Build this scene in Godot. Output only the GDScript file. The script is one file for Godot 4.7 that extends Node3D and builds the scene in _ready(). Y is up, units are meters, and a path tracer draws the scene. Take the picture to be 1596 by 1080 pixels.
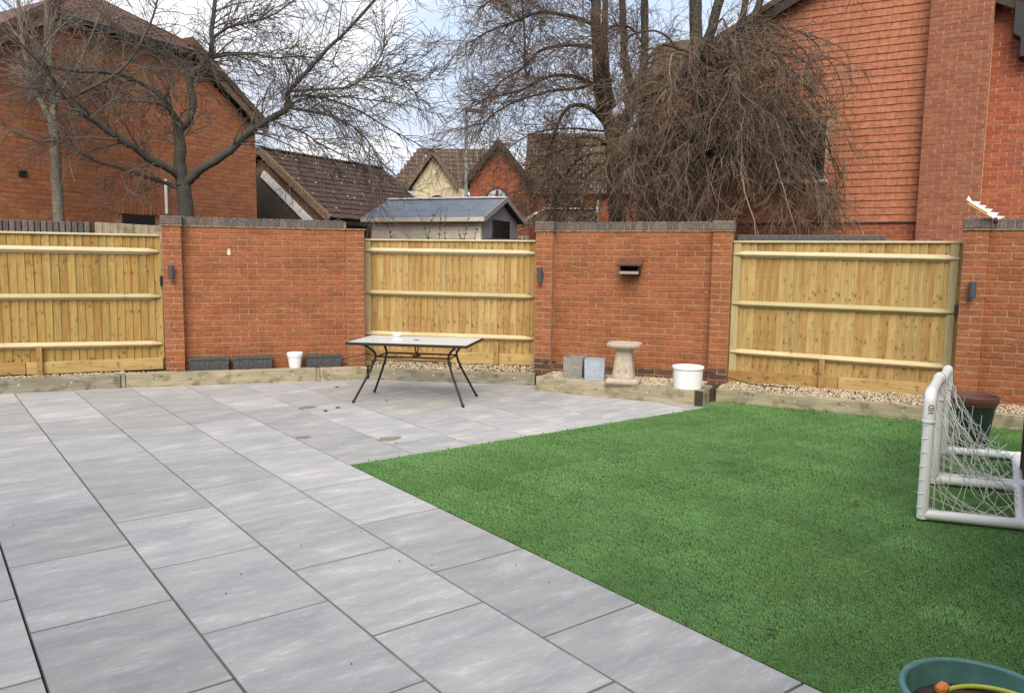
extends Node3D
# A walled back garden: slab patio, artificial lawn, brick and timber boundary, bare trees and neighbouring houses.
# World frame: x runs across the patio columns, z along them (negative is away), y up, metres.

var rng := RandomNumberGenerator.new()
var used := {}
var M := {}          # materials by name
var T := {}          # textures by name
var meshes := {}     # shared meshes

# ------------------------------------------------------------------ mesh builder
class MB:
	var v := PackedVector3Array()
	var n := PackedVector3Array()
	var uv := PackedVector2Array()
	var col := PackedColorArray()
	var ix := PackedInt32Array()
	var paint := false
	var tint := Color.WHITE

	func vert(p: Vector3, nn: Vector3, t: Vector2) -> int:
		v.append(p); n.append(nn); uv.append(t)
		if paint: col.append(tint)
		return v.size() - 1

	func face(pts: Array, from: Vector3) -> void:
		var a: Vector3 = pts[0]
		var b: Vector3 = pts[1]
		var c: Vector3 = pts[2]
		var nn := (c - a).cross(b - a)
		if nn.length_squared() < 1e-18 and pts.size() > 3:
			nn = (Vector3(pts[3]) - a).cross(b - a)
		nn = nn.normalized()
		var mid := Vector3.ZERO
		for p in pts: mid += p
		mid /= pts.size()
		var order := pts
		if nn.dot(mid - from) < 0.0:
			nn = -nn
			order = pts.duplicate(); order.reverse()
		var s := v.size()
		var ax := nn.abs()
		for p: Vector3 in order:
			var t := Vector2(p.x, p.z)
			if ax.z >= ax.x and ax.z >= ax.y: t = Vector2(p.x, p.y)
			elif ax.x >= ax.y: t = Vector2(p.z, p.y)
			vert(p, nn, t)
		for k in range(1, order.size() - 1):
			ix.append(s); ix.append(s + k); ix.append(s + k + 1)

	func box(c: Vector3, s: Vector3, bev := 0.0) -> void:
		var h := s * 0.5
		for ax in 3:
			var a1 := (ax + 1) % 3
			var a2 := (ax + 2) % 3
			for sg in [-1.0, 1.0]:
				var q := []
				for k in [[-1, -1], [1, -1], [1, 1], [-1, 1]]:
					var p := Vector3.ZERO
					p[ax] = sg * h[ax]
					p[a1] = k[0] * (h[a1] - bev)
					p[a2] = k[1] * (h[a2] - bev)
					q.append(c + p)
				face(q, c)
			if bev > 0.0:
				for s1 in [-1.0, 1.0]:
					for s2 in [-1.0, 1.0]:
						var q := []
						for k in [[0, -1], [0, 1], [1, 1], [1, -1]]:
							var p := Vector3.ZERO
							p[ax] = k[1] * (h[ax] - bev)
							p[a1] = s1 * (h[a1] - (bev if k[0] == 1 else 0.0))
							p[a2] = s2 * (h[a2] - (0.0 if k[0] == 1 else bev))
							q.append(c + p)
						face(q, c)
		if bev > 0.0:
			for sx in [-1.0, 1.0]:
				for sy in [-1.0, 1.0]:
					for sz in [-1.0, 1.0]:
						face([c + Vector3(sx * h.x, sy * (h.y - bev), sz * (h.z - bev)), c + Vector3(sx * (h.x - bev), sy * h.y, sz * (h.z - bev)), c + Vector3(sx * (h.x - bev), sy * (h.y - bev), sz * h.z)], c)

	# eight corners: bottom four then top four, in ring order
	func hexa(q: Array) -> void:
		var c := Vector3.ZERO
		for p in q: c += p
		c /= 8.0
		face([q[0], q[1], q[2], q[3]], c)
		face([q[4], q[5], q[6], q[7]], c)
		for k in 4:
			var j := (k + 1) % 4
			face([q[k], q[j], q[j + 4], q[k + 4]], c)

	# flat polygon in the xy plane pushed from z0 to z1
	func prism(poly: PackedVector2Array, z0: float, z1: float) -> void:
		var tri := Geometry2D.triangulate_polygon(poly)
		var mid := Vector3.ZERO
		for p in poly: mid += Vector3(p.x, p.y, 0)
		mid = mid / poly.size() + Vector3(0, 0, (z0 + z1) * 0.5)
		for zz in [z0, z1]:
			var out := Vector3(0, 0, 1.0 if zz == max(z0, z1) else -1.0)
			for k in range(0, tri.size(), 3):
				var q := []
				for j in 3:
					var p := poly[tri[k + j]]
					q.append(Vector3(p.x, p.y, zz))
				face(q, (q[0] + q[1] + q[2]) / 3.0 - out)
		var ccw := not Geometry2D.is_polygon_clockwise(poly)
		for k in poly.size():
			var a := poly[k]
			var b := poly[(k + 1) % poly.size()]
			var o := Vector2(b.y - a.y, a.x - b.x) * (1.0 if ccw else -1.0)
			var m := (a + b) * 0.5
			face([Vector3(a.x, a.y, z0), Vector3(b.x, b.y, z0), Vector3(b.x, b.y, z1), Vector3(a.x, a.y, z1)], Vector3(m.x - o.x, m.y - o.y, (z0 + z1) * 0.5))

	func tube(pts: Array, radii: Array, sides := 6, caps := true) -> void:
		var k := pts.size()
		if k < 2: return
		var d: Vector3 = (pts[1] - pts[0]).normalized()
		var up := d.cross(Vector3.UP if absf(d.y) < 0.9 else Vector3.RIGHT).normalized()
		var base := v.size()
		var run := 0.0
		for i in k:
			if i > 0: run += (Vector3(pts[i]) - Vector3(pts[i - 1])).length()
			var t: Vector3 = (pts[min(i + 1, k - 1)] - pts[max(i - 1, 0)])
			t = t.normalized() if t.length_squared() > 1e-12 else d
			up = up - t * up.dot(t)
			up = up.normalized() if up.length_squared() > 1e-12 else t.cross(Vector3.RIGHT).normalized()
			var side := t.cross(up)
			for s in sides:
				var an := TAU * s / sides
				var o := up * cos(an) + side * sin(an)
				vert(Vector3(pts[i]) + o * float(radii[i]), o, Vector2(float(s) / sides * 0.3, run))
		for i in k - 1:
			for s in sides:
				var a := base + i * sides + s
				var b := base + i * sides + (s + 1) % sides
				ix.append(a); ix.append(a + sides); ix.append(b)
				ix.append(b); ix.append(a + sides); ix.append(b + sides)
		if caps:
			for e in [0, k - 1]:
				var s0 := v.size()
				var dir: Vector3 = (pts[0] - pts[1]) if e == 0 else (pts[k - 1] - pts[k - 2])
				dir = dir.normalized()
				for s in sides:
					vert(v[base + e * sides + s], dir, Vector2(0, 0))
				for s in range(1, sides - 1):
					if e == 0: ix.append_array([s0, s0 + s, s0 + s + 1])
					else: ix.append_array([s0, s0 + s + 1, s0 + s])

	# profile of (radius, height) pairs turned about y
	func lathe(prof: Array, seg := 24, sq := 0.0) -> void:
		var base := v.size()
		var k := prof.size()
		for i in k:
			var p: Vector2 = prof[i]
			var t: Vector2 = prof[min(i + 1, k - 1)] - prof[max(i - 1, 0)]
			var nn := Vector2(t.y, -t.x).normalized()
			for s in seg + 1:
				var an := TAU * s / seg
				vert(Vector3(cos(an) * p.x, p.y, sin(an) * p.x), Vector3(cos(an) * nn.x, nn.y, sin(an) * nn.x), Vector2(float(s) / seg, p.y))
		for i in k - 1:
			for s in seg:
				var a := base + i * (seg + 1) + s
				ix.append_array([a, a + 1, a + seg + 1, a + 1, a + seg + 2, a + seg + 1])

	func mesh() -> ArrayMesh:
		var m := ArrayMesh.new()
		add_to(m)
		return m

	func add_to(m: ArrayMesh) -> void:
		var arr := []
		arr.resize(Mesh.ARRAY_MAX)
		arr[Mesh.ARRAY_VERTEX] = v
		arr[Mesh.ARRAY_NORMAL] = n
		arr[Mesh.ARRAY_TEX_UV] = uv
		if paint: arr[Mesh.ARRAY_COLOR] = col
		arr[Mesh.ARRAY_INDEX] = ix
		m.add_surface_from_arrays(Mesh.PRIMITIVE_TRIANGLES, arr)

# ------------------------------------------------------------------ scene helpers
func numbered(called: String) -> String:
	if not used.has(called):
		used[called] = 0
		return called
	used[called] += 1
	return "%s_%03d" % [called, used[called]]

func thing(called: String, label: String, category: String, at := Vector3.ZERO, turn := 0.0, group := "") -> Node3D:
	var o := Node3D.new()
	o.name = numbered(called)
	add_child(o)
	o.position = at
	o.rotation.y = turn
	o.set_meta("label", label)
	o.set_meta("category", category)
	if group: o.set_meta("group", group)
	return o

func struct(called: String, m: Mesh, material: Material) -> MeshInstance3D:
	var o := MeshInstance3D.new()
	o.name = numbered(called)
	o.mesh = m
	o.material_override = material
	o.set_meta("kind", "structure")
	add_child(o)
	return o

func part(parent: Node3D, called: String, m: Mesh, material: Material, at := Transform3D()) -> MeshInstance3D:
	var o := MeshInstance3D.new()
	o.name = called
	o.mesh = m
	if material: o.material_override = material
	o.transform = at
	parent.add_child(o, true)
	return o

func at(p: Vector3, turn := 0.0) -> Transform3D:
	return Transform3D(Basis(Vector3.UP, turn), p)

func heading(a: Vector2, b: Vector2) -> float:   # turn that lays local x along a to b
	return -atan2(b.y - a.y, b.x - a.x)

func boxmesh(s: Vector3, bev := 0.0) -> ArrayMesh:
	var key := "%.4f %.4f %.4f %.4f" % [s.x, s.y, s.z, bev]
	if not meshes.has(key):
		var b := MB.new()
		b.box(Vector3.ZERO, s, bev)
		meshes[key] = b.mesh()
	return meshes[key]

func lin(c: Color) -> Color:
	return c.linear_to_srgb()

func mat(c: Color, rough := 0.85, tex = null, scale := 1.0, bump = null, depth := 1.0, world := true) -> StandardMaterial3D:
	var m := StandardMaterial3D.new()
	m.albedo_color = lin(c)
	m.roughness = rough
	if tex: m.albedo_texture = T[tex]
	if bump:
		m.normal_enabled = true
		m.normal_texture = T[bump]
		m.normal_scale = depth
	if tex or bump:
		m.uv1_scale = Vector3.ONE * scale
		m.uv1_triplanar = world
		m.uv1_world_triplanar = world
	return m

func noise_tex(called: String, sd: int, freq: float, oct: int, lo: Color, hi: Color, normal := false, size := 512, mid := -1.0, bumpy := 8.0, kind := FastNoiseLite.TYPE_SIMPLEX_SMOOTH) -> void:
	var f := FastNoiseLite.new()
	f.seed = sd
	f.frequency = freq
	f.fractal_octaves = oct
	f.noise_type = kind
	var t := NoiseTexture2D.new()
	t.width = size
	t.height = size
	t.seamless = true
	t.noise = f
	if normal:
		t.as_normal_map = true
		t.bump_strength = bumpy
	else:
		var g := Gradient.new()
		g.set_color(0, lo)
		g.set_color(1, hi)
		if mid >= 0.0:
			g.set_offset(0, mid - 0.12)
			g.set_offset(1, mid + 0.12)
		t.color_ramp = g
	T[called] = t

func make_textures() -> void:
	noise_tex("brick_tone", 3, 0.02, 5, Color(0.72, 0.7, 0.68), Color(1, 1, 1))
	noise_tex("brick_bump", 4, 0.06, 4, Color.BLACK, Color.WHITE, true)
	noise_tex("mortar_tone", 7, 0.012, 5, Color(0.72, 0.66, 0.6), Color(1, 1, 1))
	noise_tex("soft_tone", 11, 0.01, 4, Color(0.78, 0.78, 0.78), Color(1, 1, 1))
	noise_tex("grime", 12, 0.016, 6, Color(0.55, 0.53, 0.48), Color(1, 1, 1))
	noise_tex("fine_bump", 13, 0.15, 3, Color.BLACK, Color.WHITE, true, 512, -1.0, 5.0)
	noise_tex("bark_tone", 17, 0.03, 5, Color(0.28, 0.28, 0.25), Color(1, 1, 1), false, 512, 0.5)
	noise_tex("tile_tone", 19, 0.025, 5, Color(0.5, 0.47, 0.42), Color(1, 1, 1))
	noise_tex("lichen", 23, 0.05, 3, Color(1, 1, 1), Color(0.9, 0.9, 0.8), false, 512, 0.72)
	noise_tex("sleeper_weather", 27, 0.02, 5, Color(0.74, 0.74, 0.68), Color(1, 1, 1), false, 512, 0.33)
	noise_tex("wall_weather", 29, 0.012, 5, Color(0.88, 0.90, 0.88), Color(1, 1, 1), false, 512, 0.40)
	T["rail_wood"] = wood_image(33, Color(0.86, 0.82, 0.70), Color(0.66, 0.59, 0.45), 22)
	T["wood"] = wood_image(31, Color(0.82, 0.71, 0.475), Color(0.55, 0.425, 0.225), 70)
	T["sleeper"] = wood_image(37, Color(0.735, 0.705, 0.63), Color(0.45, 0.425, 0.365), 34)
	T["slab"] = slab_image(41)
	T["slab_b"] = slab_image(57)

# sawn softwood, grain along v; knots with rings
func wood_image(sd: int, light: Color, dark: Color, knots: int) -> ImageTexture:
	var w := 256
	var h := 1024
	var f := FastNoiseLite.new()
	f.seed = sd
	f.frequency = 0.02
	f.fractal_octaves = 4
	var r := RandomNumberGenerator.new()
	r.seed = sd
	var ks := []
	for k in knots: ks.append([r.randf_range(8, w - 8), r.randf_range(12, h - 12), r.randf_range(1.6, 5.2), r.randf_range(0.35, 1.0)])
	var im := Image.create(w, h, false, Image.FORMAT_RGB8)
	var shift := PackedFloat32Array()
	shift.resize(w * h)
	var deep := PackedFloat32Array()
	deep.resize(w * h)
	for k in ks:
		for y in range(max(0, int(k[1] - 40)), min(h, int(k[1] + 40))):
			for x in range(max(0, int(k[0] - 22)), min(w, int(k[0] + 22))):
				var d := Vector2((x - k[0]), (y - k[1]) * 0.75).length() / float(k[2])
				if d < 1.0: deep[y * w + x] = maxf(deep[y * w + x], k[3] * (0.75 + 0.25 * cos(d * 9.0)))
				else:
					var e := exp(-(d - 1.0) * 0.9)
					deep[y * w + x] = maxf(deep[y * w + x], k[3] * e * 0.35)
					shift[y * w + x] += e * (6.0 if x > k[0] else -6.0)
	for y in h:
		for x in w:
			var q := shift[y * w + x]
			var g := f.get_noise_2d((x + q) * 5.0, y * 0.22) * 0.5 + 0.5
			var g2 := f.get_noise_2d((x + q) * 0.7 + 900.0, y * 0.12) * 0.5 + 0.5
			var t := clampf(0.62 * (1.0 - g) + 0.55 * (1.0 - g2) - 0.22, 0.0, 1.0)
			var c := light.lerp(dark, t)
			c = c.lerp(Color(0.26, 0.15, 0.06), deep[y * w + x] * 0.85)
			im.set_pixel(x, y, c)
	return ImageTexture.create_from_image(im)

# porcelain slab print: pale grey with drifting streaks along u
func slab_image(sd: int) -> ImageTexture:
	var w := 512
	var h := 512
	var f := FastNoiseLite.new()
	f.seed = sd
	f.frequency = 0.006
	f.fractal_octaves = 5
	f.domain_warp_enabled = true
	f.domain_warp_amplitude = 26.0
	f.domain_warp_frequency = 0.008
	var s := FastNoiseLite.new()
	s.seed = sd + 5
	s.frequency = 0.05
	s.fractal_octaves = 3
	var im := Image.create(w, h, false, Image.FORMAT_RGB8)
	for y in h:
		for x in w:
			var a := f.get_noise_2d(x * 0.8, y * 4.6) * 0.5 + 0.5
			var b := f.get_noise_2d(x * 0.5 + 700.0, y * 1.6 + 300.0) * 0.5 + 0.5
			var e := s.get_noise_2d(x * 0.5, y * 2.6)
			var t := clampf(0.55 * a + 0.6 * b - 0.08, 0.0, 1.0)
			var c := Color(0.605, 0.605, 0.61).lerp(Color(0.815, 0.805, 0.79), t)
			var vein := clampf((a - 0.60) * 5.0, 0.0, 1.0) * clampf(0.45 + e * 1.3, 0.0, 1.0)
			c = c.lerp(Color(0.93, 0.925, 0.915), vein * 0.38)
			var warm := clampf((b - 0.52) * 3.0, 0.0, 1.0)
			c = c.lerp(Color(c.r * 1.005, c.g * 0.995, c.b * 0.965), warm)
			if e > 0.38: c = c.lerp(Color(0.86, 0.86, 0.86), 0.3)
			im.set_pixel(x, y, c)
	return ImageTexture.create_from_image(im)

# broad patches of old weathering laid over a material, fixed in the world
func weather(m: StandardMaterial3D, tex: String, scale: float) -> void:
	m.detail_enabled = true
	m.detail_blend_mode = BaseMaterial3D.BLEND_MODE_MUL
	m.detail_uv_layer = BaseMaterial3D.DETAIL_UV_2
	m.detail_albedo = T[tex]
	m.uv2_triplanar = true
	m.uv2_world_triplanar = true
	m.uv2_scale = Vector3.ONE * scale

func make_materials() -> void:
	# red-orange clay bricks in several firings
	var clay := [Color(0.455, 0.159, 0.063), Color(0.469, 0.172, 0.069), Color(0.441, 0.149, 0.061), Color(0.462, 0.180, 0.075), Color(0.435, 0.159, 0.067), Color(0.483, 0.165, 0.065), Color(0.448, 0.168, 0.070), Color(0.413, 0.151, 0.066)]
	for k in clay.size():
		M["clay%d" % k] = mat(clay[k], 0.9, "brick_tone", 2.2, "brick_bump", 0.7)
		weather(M["clay%d" % k], "wall_weather", 0.42)
	var old := [Color(0.52, 0.19, 0.082), Color(0.55, 0.215, 0.092), Color(0.49, 0.175, 0.075), Color(0.53, 0.225, 0.10), Color(0.46, 0.175, 0.082)]
	for k in old.size(): M["house%d" % k] = mat(old[k], 0.9, "brick_tone", 1.3)
	var red := [Color(0.44, 0.115, 0.05), Color(0.48, 0.135, 0.06), Color(0.41, 0.105, 0.05), Color(0.50, 0.155, 0.07), Color(0.38, 0.115, 0.06)]
	for k in red.size(): M["red%d" % k] = mat(red[k], 0.9, "brick_tone", 1.3)
	for k in 4: M["chim%d" % k] = mat([Color(0.38, 0.14, 0.075), Color(0.42, 0.155, 0.08), Color(0.35, 0.125, 0.07), Color(0.40, 0.165, 0.09)][k], 0.9, "brick_tone", 1.3)
	for k in 4: M["damp%d" % k] = mat([Color(0.17, 0.085, 0.06), Color(0.14, 0.08, 0.065), Color(0.20, 0.095, 0.06), Color(0.12, 0.075, 0.065)][k], 0.85, "brick_tone", 2.2, "brick_bump", 0.7)
	M["mortar"] = mat(Color(0.56, 0.31, 0.18), 0.95, "mortar_tone", 1.1, "fine_bump", 0.5)
	M["mortar_house"] = mat(Color(0.58, 0.34, 0.21), 0.95, "mortar_tone", 0.8)
	M["mortar_red"] = mat(Color(0.74, 0.50, 0.36), 0.95, "mortar_tone", 0.8)
	M["mortar_bed"] = mat(Color(0.42, 0.32, 0.19), 0.95, "grime", 2.0, "fine_bump", 0.6)
	var eng := [Color(0.20, 0.165, 0.175), Color(0.24, 0.18, 0.175), Color(0.16, 0.145, 0.155), Color(0.28, 0.23, 0.22)]
	for k in eng.size(): M["engineering%d" % k] = mat(eng[k], 0.75, "grime", 3.0, "brick_bump", 0.5)
	for k in 10:
		var m := StandardMaterial3D.new()
		var t := [0.97, 0.92, 0.99, 0.94, 0.88, 0.95, 1.0, 0.91, 0.94, 0.97]
		var warm := [0.0, 0.03, -0.01, 0.01, 0.055, 0.015, -0.02, -0.01, 0.045, 0.0]
		m.albedo_texture = T["wood"]
		m.albedo_color = Color(t[k], t[k] * (1.0 - warm[k]), t[k] * (1.0 - warm[k] * 2.0))
		m.roughness = 0.85
		m.uv1_scale = Vector3(2.0, 0.5, 1)
		m.uv1_offset = Vector3(k * 0.137, k * 0.291, 0)
		M["board%d" % k] = m
		var g2: StandardMaterial3D = m.duplicate()      # a darker, more olive tint of the boards
		g2.albedo_color = Color(m.albedo_color.r * 0.92, m.albedo_color.g * 0.91, m.albedo_color.b * 0.82)
		g2.uv1_offset = m.uv1_offset + Vector3(0.07, 0.4, 0)
		M["green_board%d" % k] = g2
	for k in 4:
		var m := StandardMaterial3D.new()
		m.albedo_texture = T["rail_wood"]
		m.albedo_color = [Color(1.0, 1.0, 0.98), Color(0.95, 0.95, 0.88), Color(1.0, 0.97, 0.9), Color(0.9, 0.9, 0.82)][k]
		m.roughness = 0.85
		m.uv1_scale = Vector3(2.4, 0.35, 1)
		m.uv1_offset = Vector3(0.3 + k * 0.21, k * 0.37, 0)
		M["rail%d" % k] = m
	for k in 4:
		var m := StandardMaterial3D.new()
		m.albedo_texture = T["sleeper"]
		m.albedo_color = [Color(0.92, 0.92, 0.88), Color(1.0, 0.98, 0.92), Color(0.88, 0.88, 0.86), Color(1.0, 0.98, 0.92)][k]
		m.roughness = 0.9
		m.uv1_scale = Vector3(2.0, 0.5, 1)
		m.uv1_offset = Vector3(k * 0.31, k * 0.43, 0)
		weather(m, "sleeper_weather", 0.42)
		M["sleeper%d" % k] = m
	M["end_grain"] = mat(Color(0.085, 0.07, 0.04), 0.95, "grime", 4.0)
	for k in 10:
		var m := StandardMaterial3D.new()
		m.albedo_texture = T["slab"] if k % 2 == 0 else T["slab_b"]
		var t: float = [0.93, 0.885, 0.955, 0.91, 0.94, 0.87, 0.96, 0.925, 0.895, 0.965][k]
		m.albedo_color = Color(t, t, t)
		m.roughness = 0.62
		m.uv1_scale = Vector3(0.8 * (1 if k % 3 else -1), 0.55, 1)
		m.uv1_offset = Vector3(0.26 + 0.48 * fmod(k * 0.37, 1.0), 0.26 + 0.48 * fmod(k * 0.619, 1.0), 0)
		M["slab%d" % k] = m
	M["joint"] = mat(Color(0.012, 0.012, 0.013), 0.95)
	M["soil"] = mat(Color(0.09, 0.07, 0.045), 0.95, "grime", 0.7)
	M["turf_backing"] = mat(Color(0.095, 0.21, 0.05), 0.95, "soft_tone", 1.0)
	M["black_metal"] = mat(Color(0.012, 0.011, 0.011), 0.6)
	M["black_plastic"] = mat(Color(0.012, 0.012, 0.013), 0.5)
	M["anthracite"] = mat(Color(0.055, 0.062, 0.078), 0.55)
	M["white_plastic"] = mat(Color(0.84, 0.85, 0.84), 0.35)
	M["white_paint"] = mat(Color(0.74, 0.73, 0.72), 0.6, "soft_tone", 1.0)
	M["net"] = mat(Color(0.70, 0.72, 0.64), 0.8)
	M["stone"] = mat(Color(0.60, 0.51, 0.39), 0.9, "soft_tone", 3.2, "brick_bump", 0.6)
	M["slate_plastic"] = mat(Color(0.115, 0.125, 0.135), 0.6, "grime", 3.0)
	M["grey_fibre"] = mat(Color(0.36, 0.34, 0.315), 0.85, "soft_tone", 3.0, "fine_bump", 0.5)
	M["galvanised"] = mat(Color(0.47, 0.55, 0.63), 0.5, "soft_tone", 5.0)
	M["dark_inside"] = mat(Color(0.05, 0.045, 0.04), 0.95, "grime", 3.0)
	M["felt"] = mat(Color(0.19, 0.22, 0.27), 0.75, "soft_tone", 0.6)
	M["cream_paint"] = mat(Color(0.76, 0.68, 0.55), 0.8, "soft_tone", 0.8)
	M["cream_render"] = mat(Color(0.72, 0.62, 0.40), 0.85, "soft_tone", 0.3)
	var tiles := [Color(0.125, 0.062, 0.045), Color(0.15, 0.072, 0.05), Color(0.105, 0.058, 0.043), Color(0.135, 0.08, 0.06)]
	for k in tiles.size(): M["roof_tile%d" % k] = mat(tiles[k], 0.9, "tile_tone", 1.6)
	M["dark_tile"] = mat(Color(0.10, 0.088, 0.082), 0.9, "tile_tone", 1.6)
	M["pink_tile"] = mat(Color(0.24, 0.135, 0.098), 0.9, "tile_tone", 1.2)
	M["old_tile"] = mat(Color(0.20, 0.135, 0.088), 0.9, "tile_tone", 0.9)
	M["barge"] = mat(Color(0.30, 0.20, 0.13), 0.8, "grime", 1.5)
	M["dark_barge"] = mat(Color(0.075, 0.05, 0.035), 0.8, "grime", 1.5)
	for k in 3: M["hung_tile%d" % k] = mat([Color(0.56, 0.215, 0.113), Color(0.545, 0.207, 0.108), Color(0.575, 0.225, 0.12)][k], 0.88, "brick_tone", 0.9)
	M["black_paint"] = mat(Color(0.012, 0.010, 0.010), 0.5)
	M["plum_paint"] = mat(Color(0.045, 0.014, 0.014), 0.6)
	M["brown_paint"] = mat(Color(0.10, 0.035, 0.022), 0.8, "grime", 2.0)
	M["bark"] = mat(Color(0.17, 0.155, 0.125), 0.95, "bark_tone", 5.5, "brick_bump", 1.2)
	M["pale_bark"] = mat(Color(0.33, 0.30, 0.235), 0.9, "grime", 3.0)
	M["twig"] = mat(Color(0.15, 0.125, 0.10), 0.9)
	M["twig_dark"] = mat(Color(0.085, 0.068, 0.054), 0.9)
	M["twig_light"] = mat(Color(0.36, 0.29, 0.21), 0.9)
	M["twig_brown"] = mat(Color(0.19, 0.125, 0.078), 0.9)
	M["weep_bark"] = mat(Color(0.125, 0.10, 0.075), 0.95, "bark_tone", 2.0)
	M["leaf_green"] = mat(Color(0.05, 0.075, 0.025), 0.7)
	M["dead_leaf"] = mat(Color(0.06, 0.035, 0.02), 0.85)
	M["yellow_plastic"] = mat(Color(0.58, 0.58, 0.06), 0.45)
	M["orange_plastic"] = mat(Color(0.75, 0.25, 0.04), 0.4)
	M["teal_plastic"] = mat(Color(0.12, 0.30, 0.28), 0.38, "soft_tone", 2.0)
	M["green_plastic"] = mat(Color(0.012, 0.03, 0.018), 0.45)
	M["terracotta_rim"] = mat(Color(0.14, 0.055, 0.04), 0.55)
	M["print"] = mat(Color(0.03, 0.03, 0.03), 0.6)
	M["lilac"] = mat(Color(0.62, 0.55, 0.68), 0.4)
	M["nest_roof"] = mat(Color(0.22, 0.095, 0.05), 0.8, "grime", 3.0)
	M["nest_lip"] = mat(Color(0.34, 0.29, 0.25), 0.8)
	M["pale_orange"] = mat(Color(0.72, 0.40, 0.16), 0.5)
	M["pale_green"] = mat(Color(0.45, 0.56, 0.26), 0.5)
	M["stain"] = mat(Color(0.40, 0.355, 0.30), 0.8, "grime", 6.0)
	M["weep_light"] = mat(Color(0.27, 0.195, 0.13), 0.9)
	M["mortar_smear"] = mat(Color(0.62, 0.44, 0.31), 0.95, "mortar_tone", 4.0)
	M["pale_splash"] = mat(Color(0.72, 0.62, 0.42), 0.9)
	M["grit"] = mat(Color(0.10, 0.085, 0.07), 0.9)
	M["weep_twig"] = mat(Color(0.16, 0.105, 0.066), 0.9)
	M["lamp_grey"] = mat(Color(0.23, 0.25, 0.24), 0.6)
	var g := StandardMaterial3D.new()
	g.albedo_color = Color(0.92, 0.95, 0.96, 0.8)
	g.transparency = BaseMaterial3D.TRANSPARENCY_ALPHA
	g.roughness = 0.2
	M["table_glass"] = g
	var d := StandardMaterial3D.new()
	d.albedo_color = Color(0.10, 0.11, 0.12)
	d.roughness = 0.08
	d.metallic_specular = 0.7
	M["window_glass"] = d

# ------------------------------------------------------------------ boundary builders
func cut(x: float) -> float:
	return snappedf(x, 0.005)

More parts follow.
